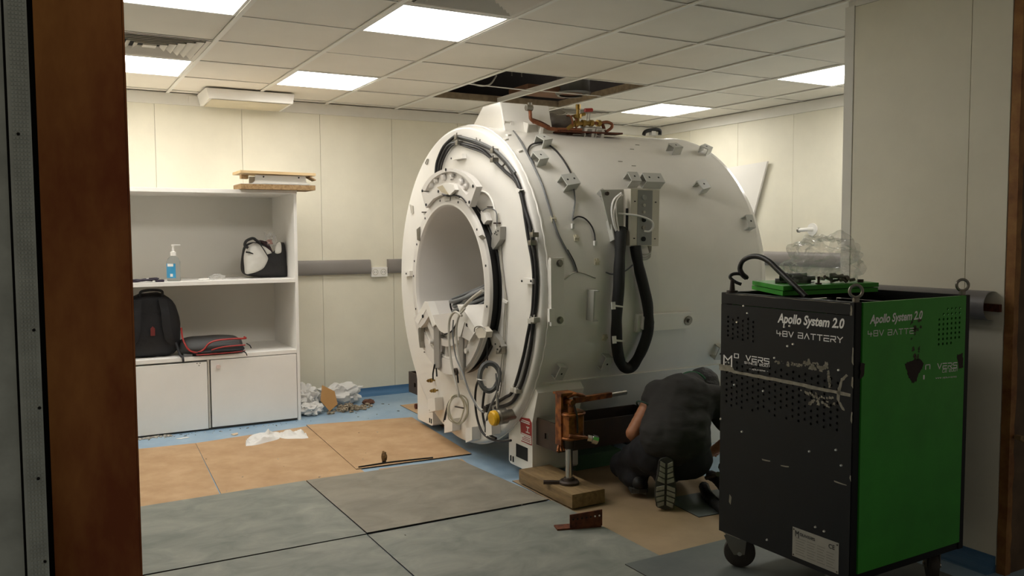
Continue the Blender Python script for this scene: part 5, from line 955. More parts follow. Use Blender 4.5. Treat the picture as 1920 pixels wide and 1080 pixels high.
# black panel (local plane x = 0) with a real perforated field
def perf(m, y0, y1, z0, z1, fx, ny, nz, stag, hr_, skip=lambda i, j: False, ax='x'):
    def P(a, z, d): return V(d, a, z) if ax == 'x' else V(a, d, z)
    dy = (y1 - y0) / ny; dz = (z1 - z0) / (nz + (1 if stag else 0))
    for i in range(ny):
        a0_, a1_ = y0 + i * dy, y0 + (i + 1) * dy; zo = z0 + (dz / 2 if stag and i % 2 else 0)
        if stag:
            if i % 2: m.add([P(a0_, z0, fx), P(a1_, z0, fx), P(a1_, zo, fx), P(a0_, zo, fx)], [(0, 1, 2, 3)])
            ze = zo + nz * dz
            m.add([P(a0_, ze, fx), P(a1_, ze, fx), P(a1_, z1, fx), P(a0_, z1, fx)], [(0, 1, 2, 3)])
        for j in range(nz):
            b0, b1 = zo + j * dz, zo + (j + 1) * dz
            if skip(i, j): m.add([P(a0_, b0, fx), P(a1_, b0, fx), P(a1_, b1, fx), P(a0_, b1, fx)], [(0, 1, 2, 3)]); continue
            ca, cb_ = (a0_ + a1_) / 2, (b0 + b1) / 2; O = []; I = []; J = []
            for k in range(8):
                an = PI / 4 * k; cx_, sx_ = math.cos(an), math.sin(an); s_ = max(abs(cx_), abs(sx_))
                O.append(P(ca + dy / 2 * cx_ / s_, cb_ + dz / 2 * sx_ / s_, fx)); I.append(P(ca + hr_ * cx_, cb_ + hr_ * sx_, fx)); J.append(P(ca + hr_ * cx_, cb_ + hr_ * sx_, fx + .003))
            m.add(O + I + J, [(k, (k + 1) % 8, 8 + (k + 1) % 8, 8 + k) for k in range(8)] + [(8 + k, 8 + (k + 1) % 8, 16 + (k + 1) % 8, 16 + k) for k in range(8)])
def rect_x(m, fx, y0, y1, z0, z1): m.add([V(fx, y0, z0), V(fx, y1, z0), V(fx, y1, z1), V(fx, y0, z1)], [(0, 1, 2, 3)])
def rect_y(m, fy, x0, x1, z0, z1): m.add([V(x0, fy, z0), V(x1, fy, z0), V(x1, fy, z1), V(x0, fy, z1)], [(0, 1, 2, 3)])
LYm = lambda p: p[1] - CYo
b = MB(); ya_, yb_ = .004, CD - .002
zs0, zs1 = .655, .865; zu0, zu1 = .925, 1.035
pu0, pu1 = .335, .60
for z0, z1 in ((CB0 + .002, zs0), (zs1, zu0), (zu1, CT - .046)): rect_x(b, -.003, ya_, yb_, z0, z1)
perf(b, .05, .605, zs0, zs1, -.003, 20, 8, True, .0052, lambda i, j: (j < 2 and 8 <= i < 16 and (i + j) % 3 == 0)); rect_x(b, -.003, ya_, .05, zs0, zs1); rect_x(b, -.003, .605, yb_, zs0, zs1)
perf(b, .44, .60, zu0, zu1, -.003, 6, 5, True, .005); rect_x(b, -.003, ya_, .44, zu0, zu1); rect_x(b, -.003, .60, yb_, zu0, zu1)
bp = LB(b, 'black_panel', M_cb)
LB(MB().box((-.0045, .004, CT - .044), (.001, CD - .004, CT - .001), .001), 'top_lip', M_cb)
# green panel (local plane y = 0)
b = MB(); gx0, gx1, gz0, gz1 = .45, .60, .93, 1.075
x_a, x_b = .034, CW - .030; z_a, z_b = CB0 + .030, CT - .002
rect_y(b, -.003, x_a, x_b, z_a, gz0); rect_y(b, -.003, x_a, x_b, gz1, z_b); rect_y(b, -.003, x_a, gx0, gz0, gz1); rect_y(b, -.003, gx1, x_b, gz0, gz1)
perf(b, gx0, gx1, gz0, gz1, -.003, 6, 8, False, .0055, lambda i, j: (j == 7 and i < 2) or (j == 6 and i < 1) or (j == 0 and i > 3), 'y')
for q0, q1 in (((x_a, -.003, z_a), (x_a + .0005, .004, z_b)), ((x_b - .0005, -.003, z_a), (x_b, .004, z_b)), ((x_a, -.003, z_b - .001), (x_b, .012, z_b))): b.box(q0, q1)
gp_ = LB(b, 'green_panel', M_cg)
LB(MB().box((.03, CD - .0005, CB0), (CW - .03, CD + .002, CT - .05)), 'rear_panel', M_cg); LB(MB().box((CW - .0005, .03, CB0), (CW + .002, CD - .03, CT - .05)), 'side_panel', M_cb)
# eye bolts
def eye(x, y, nm='eye_bolt'):
    b = MB().cyl((x, y, CT), (x, y, CT + .014), .012, n=12); c_ = V(x, y, CT + .036)
    dr = V(.8, -.6, 0).normalized(); b.tube([c_ + dr * .021 * math.cos(a) + V(0, 0, .021 * math.sin(a)) for a in [2 * PI * k / 16 for k in range(16)]], .0055, 8, True, 2)
    return LB(b, nm, M_steel, smooth=50)
eye(.022, .018); eye(CW - .022, .018); 
b = MB().cyl((.018, CD - .04, CT), (.018, CD - .04, CT + .008), .022, n=16).cyl((.018, CD - .04, CT + .006), (.018, CD - .04, CT + .05), .011, .007, n=12); LB(b, 'eye_bolt', M_iron, smooth=40)
# castors
def castor(x, y, ang):
    zt = CB0; c_ = V(x, y, .0625); d = V(math.cos(ang), math.sin(ang), 0); s_ = V(-d.y, d.x, 0)
    o = LB(MB().box((x - .045, y - .045, zt - .008), (x + .045, y + .045, zt - .0005), .001), 'castor', M_steel)
    b = MB()
    for k in (-1, 1):
        q = c_ + s_ * (.022 * k); top = V(x, y, zt - .008) + s_ * (.022 * k) + d * .012
        b.prism([q + d * .022 + V(0, 0, -.008), q - d * .02 + V(0, 0, -.004), top - d * .04, top + d * .05, q + d * .04 + V(0, 0, .02)], s_ * (.004 * k))
    LB_ = b.build('fork', M_galv if False else M_steel, o, local=True)
    w = MB(); pr_ = [(-.017, .0), (-.017, .05), (-.014, .060), (-.008, .0625), (.008, .0625), (.014, .060), (.017, .05), (.017, 0)]
    t2 = MB().lathe(pr_, 32, 'x'); R_ = Matrix(((s_.x, d.x, 0, c_.x), (s_.y, d.y, 0, c_.y), (0, 0, 1, c_.z), (0, 0, 0, 1))); w.put(t2, R_); w.build('wheel', mat('wheel_rubber', '3a3530', .6, var=.1), o, smooth=40, local=True)
    MB().cyl(c_ - s_ * .032, c_ + s_ * .032, .009, n=8).build('axle_bolt', M_chrome, o, local=True)
castor(.055, CD - .06, 2.35); castor(CW - .07, CD - .07, 1.2); castor(.06, .07, 2.0); castor(CW - .07, .08, .8)
# lettering
def text_geo(s, bold=0., shear=0.):
    cu = bpy.data.curves.new('t', 'FONT'); cu.body = s; cu.shear = shear; cu.offset = bold; cu.resolution_u = 3; ob = bpy.data.objects.new('t', cu); COL.objects.link(ob)
    dg = bpy.context.evaluated_depsgraph_get(); me = bpy.data.meshes.new_from_object(ob.evaluated_get(dg)); vs = [v.co.copy() for v in me.vertices]; fs = [tuple(p.vertices) for p in me.polygons]
    bpy.data.objects.remove(ob); bpy.data.curves.remove(cu); bpy.data.meshes.remove(me); return vs, fs
GL = {'4': [[(0, 1), (0, .42), (1, .42)], [(.72, .75), (.72, 0)]], '8': [[(0, 0), (1, 0), (1, 1), (0, 1), (0, 0)], [(0, .5), (1, .5)]], 'V': [[(0, 1), (.5, 0), (1, 1)]], 'B': [[(0, 0), (1, 0), (1, 1), (0, 1)], [(0, .5), (1, .5)], [(0, 0), (0, .5)]],
      'A': [[(0, 0), (.5, 1), (1, 0)]], 'T': [[(0, 1), (1, 1)], [(.5, 1), (.5, 0)]], 'E': [[(1, 1), (0, 1)], [(0, .5), (1, .5)], [(0, .5), (0, 0), (1, 0)]], 'R': [[(0, 0), (0, .45), (.9, .45), (1, .6), (1, 1), (0, 1)], [(.45, .45), (1, 0)]],
      'Y': [[(0, 1), (.5, .5), (1, 1)], [(.5, .5), (.5, 0)]], 'M': [[(0, -.35), (0, 1), (.5, .35), (1, 1), (1, -.55)]], 'O': [[(0, 0), (1, 0), (1, 1), (0, 1), (0, 0)]], 'U': [[(0, 1), (0, 0), (1, 0), (1, 1)]], 'S': [[(1, 1), (0, 1), (0, .5), (1, .5), (1, 0), (0, 0)]],
      'I': [[(.5, 0), (.5, 1)]], 'N': [[(0, 0), (0, 1), (1, 0), (1, 1)]], 'C': [[(1, 1), (0, 1), (0, 0), (1, 0)]], '2': [[(0, 1), (1, 1), (1, .5), (0, .5), (0, 0), (1, 0)]], '0': [[(0, 0), (1, 0), (1, 1), (0, 1), (0, 0)]], '1': [[(.3, 1), (.6, 1), (.6, 0)]], 'n': [[(0, 0), (0, 1), (1, 1), (1, 0)]], '<': [[(1, .8), (.3, .5), (1, .2)]], '>': [[(0, .8), (.7, .5), (0, .2)]], '-': [[(.1, .5), (.9, .5)]], '_': [[(0, .1), (.9, .1)]], 'W': [[(0, 1), (.25, 0), (.5, .8), (.75, 0), (1, 1)]], ' ': []}
def stroke_geo(s, sw=.16, gap=.38, asp=.95):
    vs, fs = [], []; x = 0
    for ch in s:
        w = asp * (.55 if ch in 'I1' else 1)
        for st_ in GL.get(ch, []):
            P = [V(x + a * w, c_, 0) for a, c_ in st_]
            for A, B2 in zip(P, P[1:]):
                d = (B2 - A).normalized(); n_ = V(-d.y, d.x, 0) * sw / 2; A2, B3 = A - d * sw / 2, B2 + d * sw / 2; k = len(vs); vs += [A2 - n_, B3 - n_, B3 + n_, A2 + n_]; fs.append((k, k + 1, k + 2, k + 3))
        x += w + gap if ch != ' ' else .7
    return vs, fs
def letter(geo, p0, p1, h, face, nm='lettering', m=None, par=None):      # fit to the run p0..p1 (local in-plane coords a, z), letter height h
    vs, fs = geo; xs = [v.x for v in vs]; ys = [v.y for v in vs]; x0, x1 = min(xs), max(xs); yb0, yb1 = 0, max(ys)
    b = MB(); out = []
    for v in vs:
        t_ = (v.x - x0) / (x1 - x0); a = p0[0] + (p1[0] - p0[0]) * t_; z = p0[1] + (p1[1] - p0[1]) * t_ + h * v.y / yb1
        out.append(V(-.0037, a, z) if face == 'x' else V(a, -.0037, z))
    b.add(out, fs); return b.build(nm, m or M_let, par or (bp if face == 'x' else gp_), local=True)
def BX(p): return (p[1] - CYo, p[2] - .0112)
def GX_(p): return (p[0] - CXo, p[2] - .0112)
apo = text_geo('Apollo System 2.0', .03, .22)
letter(apo, BX((2.398, 2.240, 1.029)), BX((2.398, 1.947, 1.033)), .034, 'x')
letter(stroke_geo('48V BATTERY', .17), BX((2.398, 2.244, 0.979)), BX((2.398, 1.951, 0.983)), .021, 'x')
letter(stroke_geo('M', .15), BX((2.398, 2.516, 0.845)), BX((2.398, 2.465, 0.848)), .030, 'x')
letter(stroke_geo('O', .2), BX((2.398, 2.457, 0.870)), BX((2.398, 2.431, 0.871)), .017, 'x'); letter(stroke_geo('VERS', .19), BX((2.398, 2.396, 0.867)), BX((2.398, 2.276, 0.868)), .021, 'x')
letter(stroke_geo('SINCE 2001', .2), BX((2.398, 2.402, 0.854)), BX((2.398, 2.276, 0.856)), .0085, 'x'); letter(stroke_geo('- MOUVERS -', .2), BX((2.398, 2.376, 0.834)), BX((2.398, 2.281, 0.837)), .005, 'x')
letter(stroke_geo('n', .2), BX((2.398, 2.504, 0.843)), BX((2.398, 2.483, 0.843)), .006, 'x')
letter(apo, GX_((2.470, 1.902, 1.049)), GX_((2.763, 1.902, 1.050)), .030, 'y')
letter(stroke_geo('48V BATTE', .15), GX_((2.461, 1.902, 1.006)), GX_((2.714, 1.902, 1.001)), .020, 'y')
letter(stroke_geo('n', .19), GX_((2.786, 1.902, 0.865)), GX_((2.816, 1.902, 0.865)), .017, 'y'); letter(stroke_geo('VERS', .19), GX_((2.857, 1.902, 0.861)), GX_((2.981, 1.902, 0.855)), .021, 'y'); letter(stroke_geo('CE 2001', .2), GX_((2.889, 1.902, 0.845)), GX_((2.982, 1.902, 0.843)), .011, 'y'); letter(stroke_geo('WWW MOUVERS', .2), GX_((2.849, 1.902, 0.825)), GX_((2.979, 1.902, 0.819)), .005, 'y'); letter(stroke_geo('I', .3), GX_((2.775, 1.902, 0.831)), GX_((2.784, 1.902, 0.831)), .014, 'y')
# rating plate
rp = [BX(p) for p in [(2.397, 2.153, 0.282), (2.397, 1.951, 0.283), (2.397, 1.951, 0.173), (2.397, 2.153, 0.173)]]
b = MB(); b.add([V(-.0045, a, z) for a, z in rp] + [V(-.0032, a, z) for a, z in rp], [(0, 1, 2, 3)] + [(k, (k + 1) % 4, 4 + (k + 1) % 4, 4 + k) for k in range(4)]); rpo = LB(b, 'rating_plate', mat('plate_alu', '9a958a', .45, .2, var=.06), label='pale metal rating plate with small print')
def on_rp(s_, t_):                                # s along, t up, 0..1
    bl_, br_ = rp[3], rp[2]; tl_, tr2 = rp[0], rp[1]; lo = (bl_[0] + (br_[0] - bl_[0]) * s_, bl_[1] + (br_[1] - bl_[1]) * s_); hi_ = (tl_[0] + (tr2[0] - tl_[0]) * s_, tl_[1] + (tr2[1] - tl_[1]) * s_)
    return V(-.0052, lo[0] + (hi_[0] - lo[0]) * t_, lo[1] + (hi_[1] - lo[1]) * t_)
def rp_text(geo, s0, s1, t0, t1, nm, m):
    vs, fs = geo; xs = [v.x for v in vs]; ys = [v.y for v in vs]; b = MB(); b.add([on_rp(s0 + (s1 - s0) * (v.x - min(xs)) / (max(xs) - min(xs)), t0 + (t1 - t0) * (v.y - min(ys)) / (max(ys) - min(ys))) for v in vs], fs); b.build(nm, m, rpo, local=True)
M_ink = mat('plate_ink', '1f1d1b', .6); M_ink2 = mat('plate_print', '7a766d', .6)
rp_text(stroke_geo('M', .22), .06, .15, .68, .92, 'plate_logo', M_ink); rp_text(stroke_geo('OUVERS', .24), .17, .50, .78, .88, 'plate_logo', M_ink); rp_text(text_geo('CE', .02), .79, .92, .73, .88, 'ce_mark', M_ink)
b = MB()
for k in range(7):
    for s0, s1 in ((.08, .30), (.33, .52), (.55, .72), (.75, .93)):
        if k == 0 and s0 > .6: continue
        t0 = .66 - .09 * k; b.add([on_rp(s0, t0), on_rp(s1 - .02 * (k % 3), t0), on_rp(s1 - .02 * (k % 3), t0 + .022), on_rp(s0, t0 + .022)], [(0, 1, 2, 3)])
b.build('small_print', M_ink2, rpo, local=True, kind='stuff')
for s_, t_ in ((.03, .93), (.97, .93), (.03, .06), (.97, .06)): p = on_rp(s_, t_); MB().cyl(p, p + V(-.001, 0, 0), .003, n=8).build('plate_rivet', M_iron, rpo, local=True)
# rivets and screws on the black panel
for p in [(2.397, 2.410, 1.078), (2.397, 2.390, 1.051), (2.397, 2.444, 1.011), (2.397, 2.208, 1.014), (2.397, 2.183, 1.020), (2.397, 2.191, 0.945), (2.397, 2.166, 0.955), (2.397, 2.252, 0.894), (2.397, 1.967, 0.887), (2.397, 2.454, 0.762), (2.397, 2.305, 0.761), (2.397, 2.526, 0.612), (2.397, 2.411, 0.583), (2.397, 2.085, 0.577), (2.397, 1.972, 0.607), (2.397, 1.949, 0.558), (2.397, 2.276, 0.193), (2.397, 2.053, 0.310), (2.397, 2.015, 0.306)]:
    a, z = BX(p); LB(MB().cyl((-.003, a, z), (-.0065, a, z), .0055, .0035, n=10), 'rivet', M_chrome, smooth=30)
# scraped paint: ragged bare patches
def ragged(pts, seed, amp=.004, n=7, face='x', m=None, nm='scraped_patch', off=-.0034):
    r = random.Random(seed); Q = []
    for k in range(len(pts)):
        A, B2 = V(*pts[k], 0), V(*pts[(k + 1) % len(pts)], 0)
        for j in range(n): Q.append(A.lerp(B2, j / n) + V(r.uniform(-amp, amp), r.uniform(-amp, amp), 0))
    b = MB(); k = len(Q); c_ = sum(Q, V(0, 0, 0)) / k; f = (lambda q: V(off, q.x, q.y)) if face == 'x' else (lambda q: V(q.x, off, q.y))
    b.add([f(q) for q in Q], [tuple(range(k))]); return b.build(nm, m or M_chipm, bp if face == 'x' else gp_, local=True)
ragged([BX(p) for p in [(2.397, 2.539, 0.834), (2.397, 2.470, 0.837), (2.397, 2.455, 0.819), (2.397, 2.184, 0.819), (2.397, 1.917, 0.813), (2.397, 1.917, 0.802), (2.397, 2.183, 0.806), (2.397, 2.461, 0.808), (2.397, 2.490, 0.812), (2.397, 2.538, 0.810)]], 1, .0016, 8)
def scatter_chips(A, B2, n_, smin, smax, w, seed):      # bare flecks strewn along a line on the black panel
    r = random.Random(seed)
    for k in range(n_):
        t_ = r.random(); q = r.gauss(0, w); c_ = (A[0] + (B2[0] - A[0]) * t_, A[1] + (B2[1] - A[1]) * t_ + q); s_ = r.uniform(smin, smax)
        ragged([(c_[0] - s_, c_[1] - s_ * .8), (c_[0] + s_, c_[1] - s_ * .7), (c_[0] + s_ * .9, c_[1] + s_ * .7), (c_[0] - s_ * .8, c_[1] + s_ * .8)], seed * 100 + k, s_ * .35, 3)
q0, q1, q2 = [BX(p) for p in [(2.397, 2.140, 0.890), (2.397, 2.012, 0.888), (2.397, 2.002, 0.826)]]
scatter_chips(q0, q1, 34, .003, .0085, .007, 2); scatter_chips(q1, q2, 16, .003, .007, .004, 3)
for k in range(34):
    u0 = rnd.uniform(0, 1); v0 = rnd.uniform(0, 1); base = [(2.397, 2.249, 0.886), (2.397, 2.123, 0.873)]; A, B2 = BX(base[0]), BX(base[1]); a = A[0] + (B2[0] - A[0]) * u0; z = A[1] + (B2[1] - A[1]) * v0; s_ = rnd.uniform(.001, .006)
    ragged([(a - s_, z - s_ * .7), (a + s_, z - s_ * .6), (a + s_ * .8, z + s_ * .7), (a - s_ * .7, z + s_ * .6)], k + 10, s_ * .4, 2)
hs = [BX(p) for p in [(2.397, 2.133, 0.794), (2.397, 2.097, 0.794), (2.397, 2.061, 0.790), (2.397, 2.019, 0.791), (2.397, 1.987, 0.787), (2.397, 1.980, 0.766), (2.397, 2.002, 0.751), (2.397, 2.049, 0.754), (2.397, 2.089, 0.749), (2.397, 2.133, 0.765)]]
for k in range(60):
    t_ = rnd.random() * (len(hs) - 1); i = int(t_); c_ = (sum(h[0] for h in hs) / len(hs), sum(h[1] for h in hs) / len(hs)); q = rnd.random() ** .5; a = c_[0] + (hs[i][0] - c_[0]) * q; z = c_[1] + (hs[i][1] - c_[1]) * q; s_ = rnd.uniform(.002, .006)
    ragged([(a - s_, z - s_), (a + s_, z - s_ * .7), (a + s_ * .8, z + s_), (a - s_ * .8, z + s_ * .8)], k + 60, s_ * .3, 2)
ragged([BX(p) for p in [(2.397, 1.928, 0.872), (2.397, 1.949, 0.851), (2.397, 1.959, 0.812), (2.397, 1.960, 0.780), (2.397, 1.942, 0.758), (2.397, 1.938, 0.751), (2.397, 1.951, 0.752), (2.397, 1.972, 0.786), (2.397, 1.970, 0.823), (2.397, 1.956, 0.859), (2.397, 1.936, 0.877)]], 5, .0012, 4)
for a_, b_ in (((1430, 859), (1446, 864)), ((1466, 873), (1480, 876)), ((1562, 902), (1586, 911)), ((1371, 928), (1373, 945)), ((1575, 942), (1588, 943))): pass
for seg_ in ([(2.397, 2.308, 0.499), (2.397, 2.265, 0.502), (2.397, 2.265, 0.498), (2.397, 2.303, 0.494)], [(2.397, 2.216, 0.496), (2.397, 2.175, 0.502), (2.397, 2.177, 0.497), (2.397, 2.213, 0.493)], [(2.397, 1.978, 0.498), (2.397, 1.925, 0.496), (2.397, 1.925, 0.493), (2.397, 1.976, 0.493)], [(2.397, 2.473, 0.317), (2.397, 2.461, 0.308), (2.397, 2.467, 0.276), (2.397, 2.476, 0.286)]): ragged([BX(p) for p in seg_], 8, .0008, 3)
# dark rub marks on the green panel
M_rub = mat('rub_mark', '2a1a12', .7, var=.2, vscale=20)
ragged([GX_(p) for p in [(2.670, 1.901, 0.894), (2.705, 1.901, 0.905), (2.740, 1.901, 0.910), (2.774, 1.901, 0.895), (2.772, 1.901, 0.872), (2.749, 1.901, 0.855), (2.738, 1.901, 0.825), (2.708, 1.901, 0.822), (2.689, 1.901, 0.849)]], 21, .004, 6, 'y', M_rub, 'rub_mark')
M_rub2 = mat('rub_mark_light', '27481f', .6, col2='4a3a26', vscale=25)
for k in range(26):
    P_ = [(2.699, 1.901, 1.049), (2.758, 1.901, 0.908)]; A, B2 = GX_(P_[0]), GX_(P_[1]); a = A[0] + (B2[0] - A[0]) * rnd.random(); z = A[1] + (B2[1] - A[1]) * rnd.random(); s_ = rnd.uniform(.002, .008)
    ragged([(a - s_, z - s_), (a + s_, z - s_ * .7), (a + s_ * .8, z + s_), (a - s_ * .8, z + s_ * .8)], k + 160, s_ * .4, 2, 'y', M_rub2, 'rub_mark')
ragged([GX_(p) for p in [(2.427, 1.901, 0.923), (2.449, 1.901, 0.914), (2.445, 1.901, 0.872), (2.426, 1.901, 0.861)]], 22, .003, 5, 'y', M_rub, 'rub_mark'); ragged([GX_(p) for p in [(2.977, 1.901, 0.903), (3.016, 1.901, 0.908), (3.019, 1.901, 0.852), (2.993, 1.901, 0.850)]], 23, .003, 5, 'y', M_rub, 'rub_mark')
# bare metal on the edges
for z0, z1, x_ in ((.90, .96, 0), (.82, .86, 0), (.70, .74, 0), (.50, .52, 0)): ragged([(.003, z0), (.010, z0 + .01), (.008, z1), (.003, z1)], int(z0 * 100), .001, 3)
ragged([(.02, CT - .006), (CD - .03, CT - .005), (CD - .03, CT - .0035), (.02, CT - .0035)], 31, .0012, 14, off=-.0049); ragged([(.012, CT - .045), (.018, CT - .045), (.018, CT - .01), (.012, CT - .01)], 32, .0015, 4, off=-.0049)

# things lying on the cart
tzc = CT + .0112
for k in range(2):
    pb = [(2.60, 2.575), (2.425, 2.245), (2.905, 2.20), (3.03, 2.50)]
    b = MB().prism([(x_ + .004 * (k == 0), y_ + .006 * (k == 0), tzc + .001 + .0195 * k) for x_, y_ in pb], (0, 0, .0165))
    tag(b.build('green_cover_panel', M_cgl), ('lower' if k == 0 else 'upper') + ' green metal panel laid across the open top of the cart', 'metal panel', 'green panels on the cart')
gz = tzc + .0375
for (x_, y_) in ((2.62, 2.25),):
    t = tag(MB().cyl((x_, y_, gz), (x_, y_, gz + .006), .012, n=10).cyl((x_, y_, gz + .006), (x_, y_, gz + .03), .005, n=8).build('panel_bolt', M_iron), 'small bolt standing on the upper green panel', 'bolt')
c = thing('jump_cable', (2.50, 2.35, gz), 'thick black cable looping up from the cart and over the green panels', 'cable')
P = [V(*p) for p in ((2.460, 2.167, 1.126), (2.470, 2.232, 1.164), (2.490, 2.324, 1.214), (2.500, 2.386, 1.249), (2.510, 2.446, 1.266), (2.515, 2.500, 1.265), (2.520, 2.549, 1.246), (2.525, 2.569, 1.217), (2.530, 2.561, 1.193), (2.550, 2.557, 1.177))]
MB().tube(P, .0095, 10).build('lead', M_blackc, c, smooth=60)
MB().tube([p + V(.008, .012, -.004) for p in P], .0085, 10).build('lead', M_blackc, c, smooth=60)
P2 = [V(*p) for p in ((2.560, 2.561, 1.173), (2.530, 2.573, 1.191), (2.510, 2.595, 1.190), (2.500, 2.600, 1.177), (2.510, 2.583, 1.160), (2.530, 2.567, 1.149))]
MB().tube(P2, .007, 8).build('lead', M_blackc, c, smooth=60)
for k in range(5):
    A_ = V(2.555 + .012 * k, 2.385 - .01 * k, gz + .006 + .012 * (k % 3)); MB().cyl(A_, A_ + V(.05, -.05, .004), .009, n=8).cyl(A_ + V(-.012, .012, 0), A_, .013, n=8).build('plug', M_blackc if k % 2 else M_greyc, c, smooth=40)
MB().prism([(2.55, 2.37, gz + .001), (2.60, 2.33, gz + .001), (2.68, 2.32, gz + .001), (2.62, 2.38, gz + .001)], (0, 0, .004)).build('cable_sleeve', M_blackc, c)
b = crumple((2.765, 2.35, gz), .15, (1.35, .62, .80), 14, 5, .30, 1.5, .07)
tag(b.build('plastic_sack', M_film, smooth=25), 'large crumpled clear plastic sack on the cart top', 'plastic bag')
b = MB(); r_ = random.Random(9)
for k in range(30):
    p = V(2.77 + r_.gauss(0, .035), 2.28 + r_.gauss(0, .02), gz + .008 + .022 * abs(r_.gauss(0, .5))); s_ = r_.uniform(.006, .013)
    b.cyl(p, p + V(r_.uniform(-1, 1), r_.uniform(-1, 1), r_.uniform(-.3, .3)).normalized() * s_ * 2.2, s_ * .6, n=6)
tag(b.build('loose_hardware', mat('hardware', '6b655b', .4, .7, var=.2)), 'handful of loose screws and nuts under the clear sack', 'screws', kind='stuff')
tag(MB().cyl((2.86, 2.25, gz), (2.86, 2.25, gz + .012), .012, n=8).build('loose_nut', M_iron), 'single dark nut on the green panel right of the screws', 'nut')

# ------------------------------------------------------------------ kneeling person
EF, ER = V(.491, .871, 0), V(.871, -.491, 0)
def WP(D, L, z): return EF * D + ER * L + V(0, 0, z)
def capsules(caps):
    b = MB()
    for A, ra, B2, rb in caps:
        A, B2 = V(*A), V(*B2); n_ = max(2, int((B2 - A).length / .03)) if (B2 - A).length > 1e-4 else 1
        for k in range(n_ + 1): t_ = k / n_; b.ball(A.lerp(B2, t_), ra + (rb - ra) * t_, 2)
    return b
def remesh(b, nm, m, parent, vox=.012, smooth=6, post=None, label=None):
    me = b.mesh('tmp'); ob = bpy.data.objects.new('tmp', me); COL.objects.link(ob)
    md = ob.modifiers.new('r', 'REMESH'); md.mode = 'VOXEL'; md.voxel_size = vox
    ms = ob.modifiers.new('s', 'SMOOTH'); ms.iterations = smooth; ms.factor = .6
    dg = bpy.context.evaluated_depsgraph_get(); m2 = bpy.data.meshes.new_from_object(ob.evaluated_get(dg)); vs = [v.co.copy() for v in m2.vertices]; fs = [tuple(p.vertices) for p in m2.polygons]
    bpy.data.objects.remove(ob); bpy.data.meshes.remove(me); bpy.data.meshes.remove(m2)
    q = MB(); q.add(vs, fs)
    if post: q.v = [post(v) for v in q.v]
    return q.build(nm, m, parent, smooth=80, label=label)
per = thing('person', WP(4.15, .78, .004), 'person in a black T-shirt and dark trousers kneeling bent forward beside the magnet', 'person')
M_skin = mat('skin', 'a9714f', .55, var=.06, vscale=8); M_shirt = mat('shirt_black', '24211e', .85, var=.08, vscale=12, bump=.25, bscale=16, stretch=(1, 1, 3)); M_trou = mat('trousers_black', '16151a', .85, var=.12, bump=.3, bscale=14); M_hair = mat('hair_black', '100e0d', .6, bump=.5, bscale=90)
def WB(D, L, z): return WP(D + .12, L * 1.028, z - (.028 if z > .2 else 0))
hipL, hipR = WB(4.10, .70, .30), WB(4.08, .87, .29); pel = WB(4.08, .785, .32); wst = WB(4.14, .80, .42); chest = WB(4.24, .85, .52)
shL, shR = WB(4.27, .735, .555), WB(4.25, 1.02, .525); neck = WB(4.38, .93, .575); head = WB(4.47, 1.01, .545)
elL, elR = WB(4.17, .600, .365), WB(4.24, 1.13, .33); wrL, wrR = WB(4.40, .70, .22), WB(4.42, 1.06, .18)
knL, knR = WB(4.42, .60, .102), WB(4.40, .86, .102); anL, anR = WB(4.22, .62, .085), WP(4.18, .755, .17)
def hand(w, d, side):                             # palm and five bent fingers
    caps = [(w, .026, w + d * .045, .034), (w + d * .045, .034, w + d * .09, .036)]; s_ = ER * side
    for k in range(4):
        L_ = (.062, .072, .068, .052)[k]; base = w + d * .095 + s_ * (-.03 + .02 * k); mid = base + d * L_ * .6 + V(0, 0, -.008); tip = mid + d * L_ * .35 + V(0, 0, -.028)
        caps += [(base, .0105, mid, .0095), (mid, .0095, tip, .008)]
    tb = w + d * .035 - s_ * .032; tm_ = tb + d * .035 - s_ * .028; caps += [(tb, .013, tm_, .011), (tm_, .011, tm_ + d * .035 + V(0, 0, -.012), .009)]
    return caps
body = [(pel, .12, wst, .115), (wst, .115, chest, .13), (chest, .12, neck, .07), (neck, .055, head, .06), (shL, .06, chest, .09), (shR, .06, chest, .09), (shL, .052, elL, .040), (shR, .052, elR, .040), (elL, .040, wrL, .027), (elR, .040, wrR, .027),
        (hipL, .08, knL, .055), (hipR, .08, knR, .055), (knL, .05, anL, .04), (knR, .05, anR, .04), (pel, .1, hipL, .09), (pel, .1, hipR, .09)]
hdir = V(.35, .6, -.72).normalized()
body += [(head, .085, head + hdir * .05, .08), (head + hdir * .05, .075, head + hdir * .10, .055), (head + hdir * .055 + V(.03, .06, .02), .02, head + hdir * .07 + V(.035, .075, .01), .014)]
for s_ in (-1, 1): body += [(head + ER * (.085 * s_) + hdir * .03, .016, head + ER * (.09 * s_) + hdir * .045, .014)]
body += hand(wrL, V(.35, .75, -.45).normalized(), 1) + hand(wrR, V(.2, .8, -.4).normalized(), -1)
remesh(capsules(body), 'body', M_skin, per, .009, 3)
def folds(v):
    n_ = noise.noise(V(v.x * 6, v.y * 6, v.z * 22)); n2 = noise.noise(V(v.x * 18 + 3, v.y * 18, v.z * 40)); d = (v - WB(4.16, .82, .44)); d = d.normalized(); return v + d * (.009 * n_ + .003 * n2)
slL = shL.lerp(elL, .22); slR = shR.lerp(elR, .62)
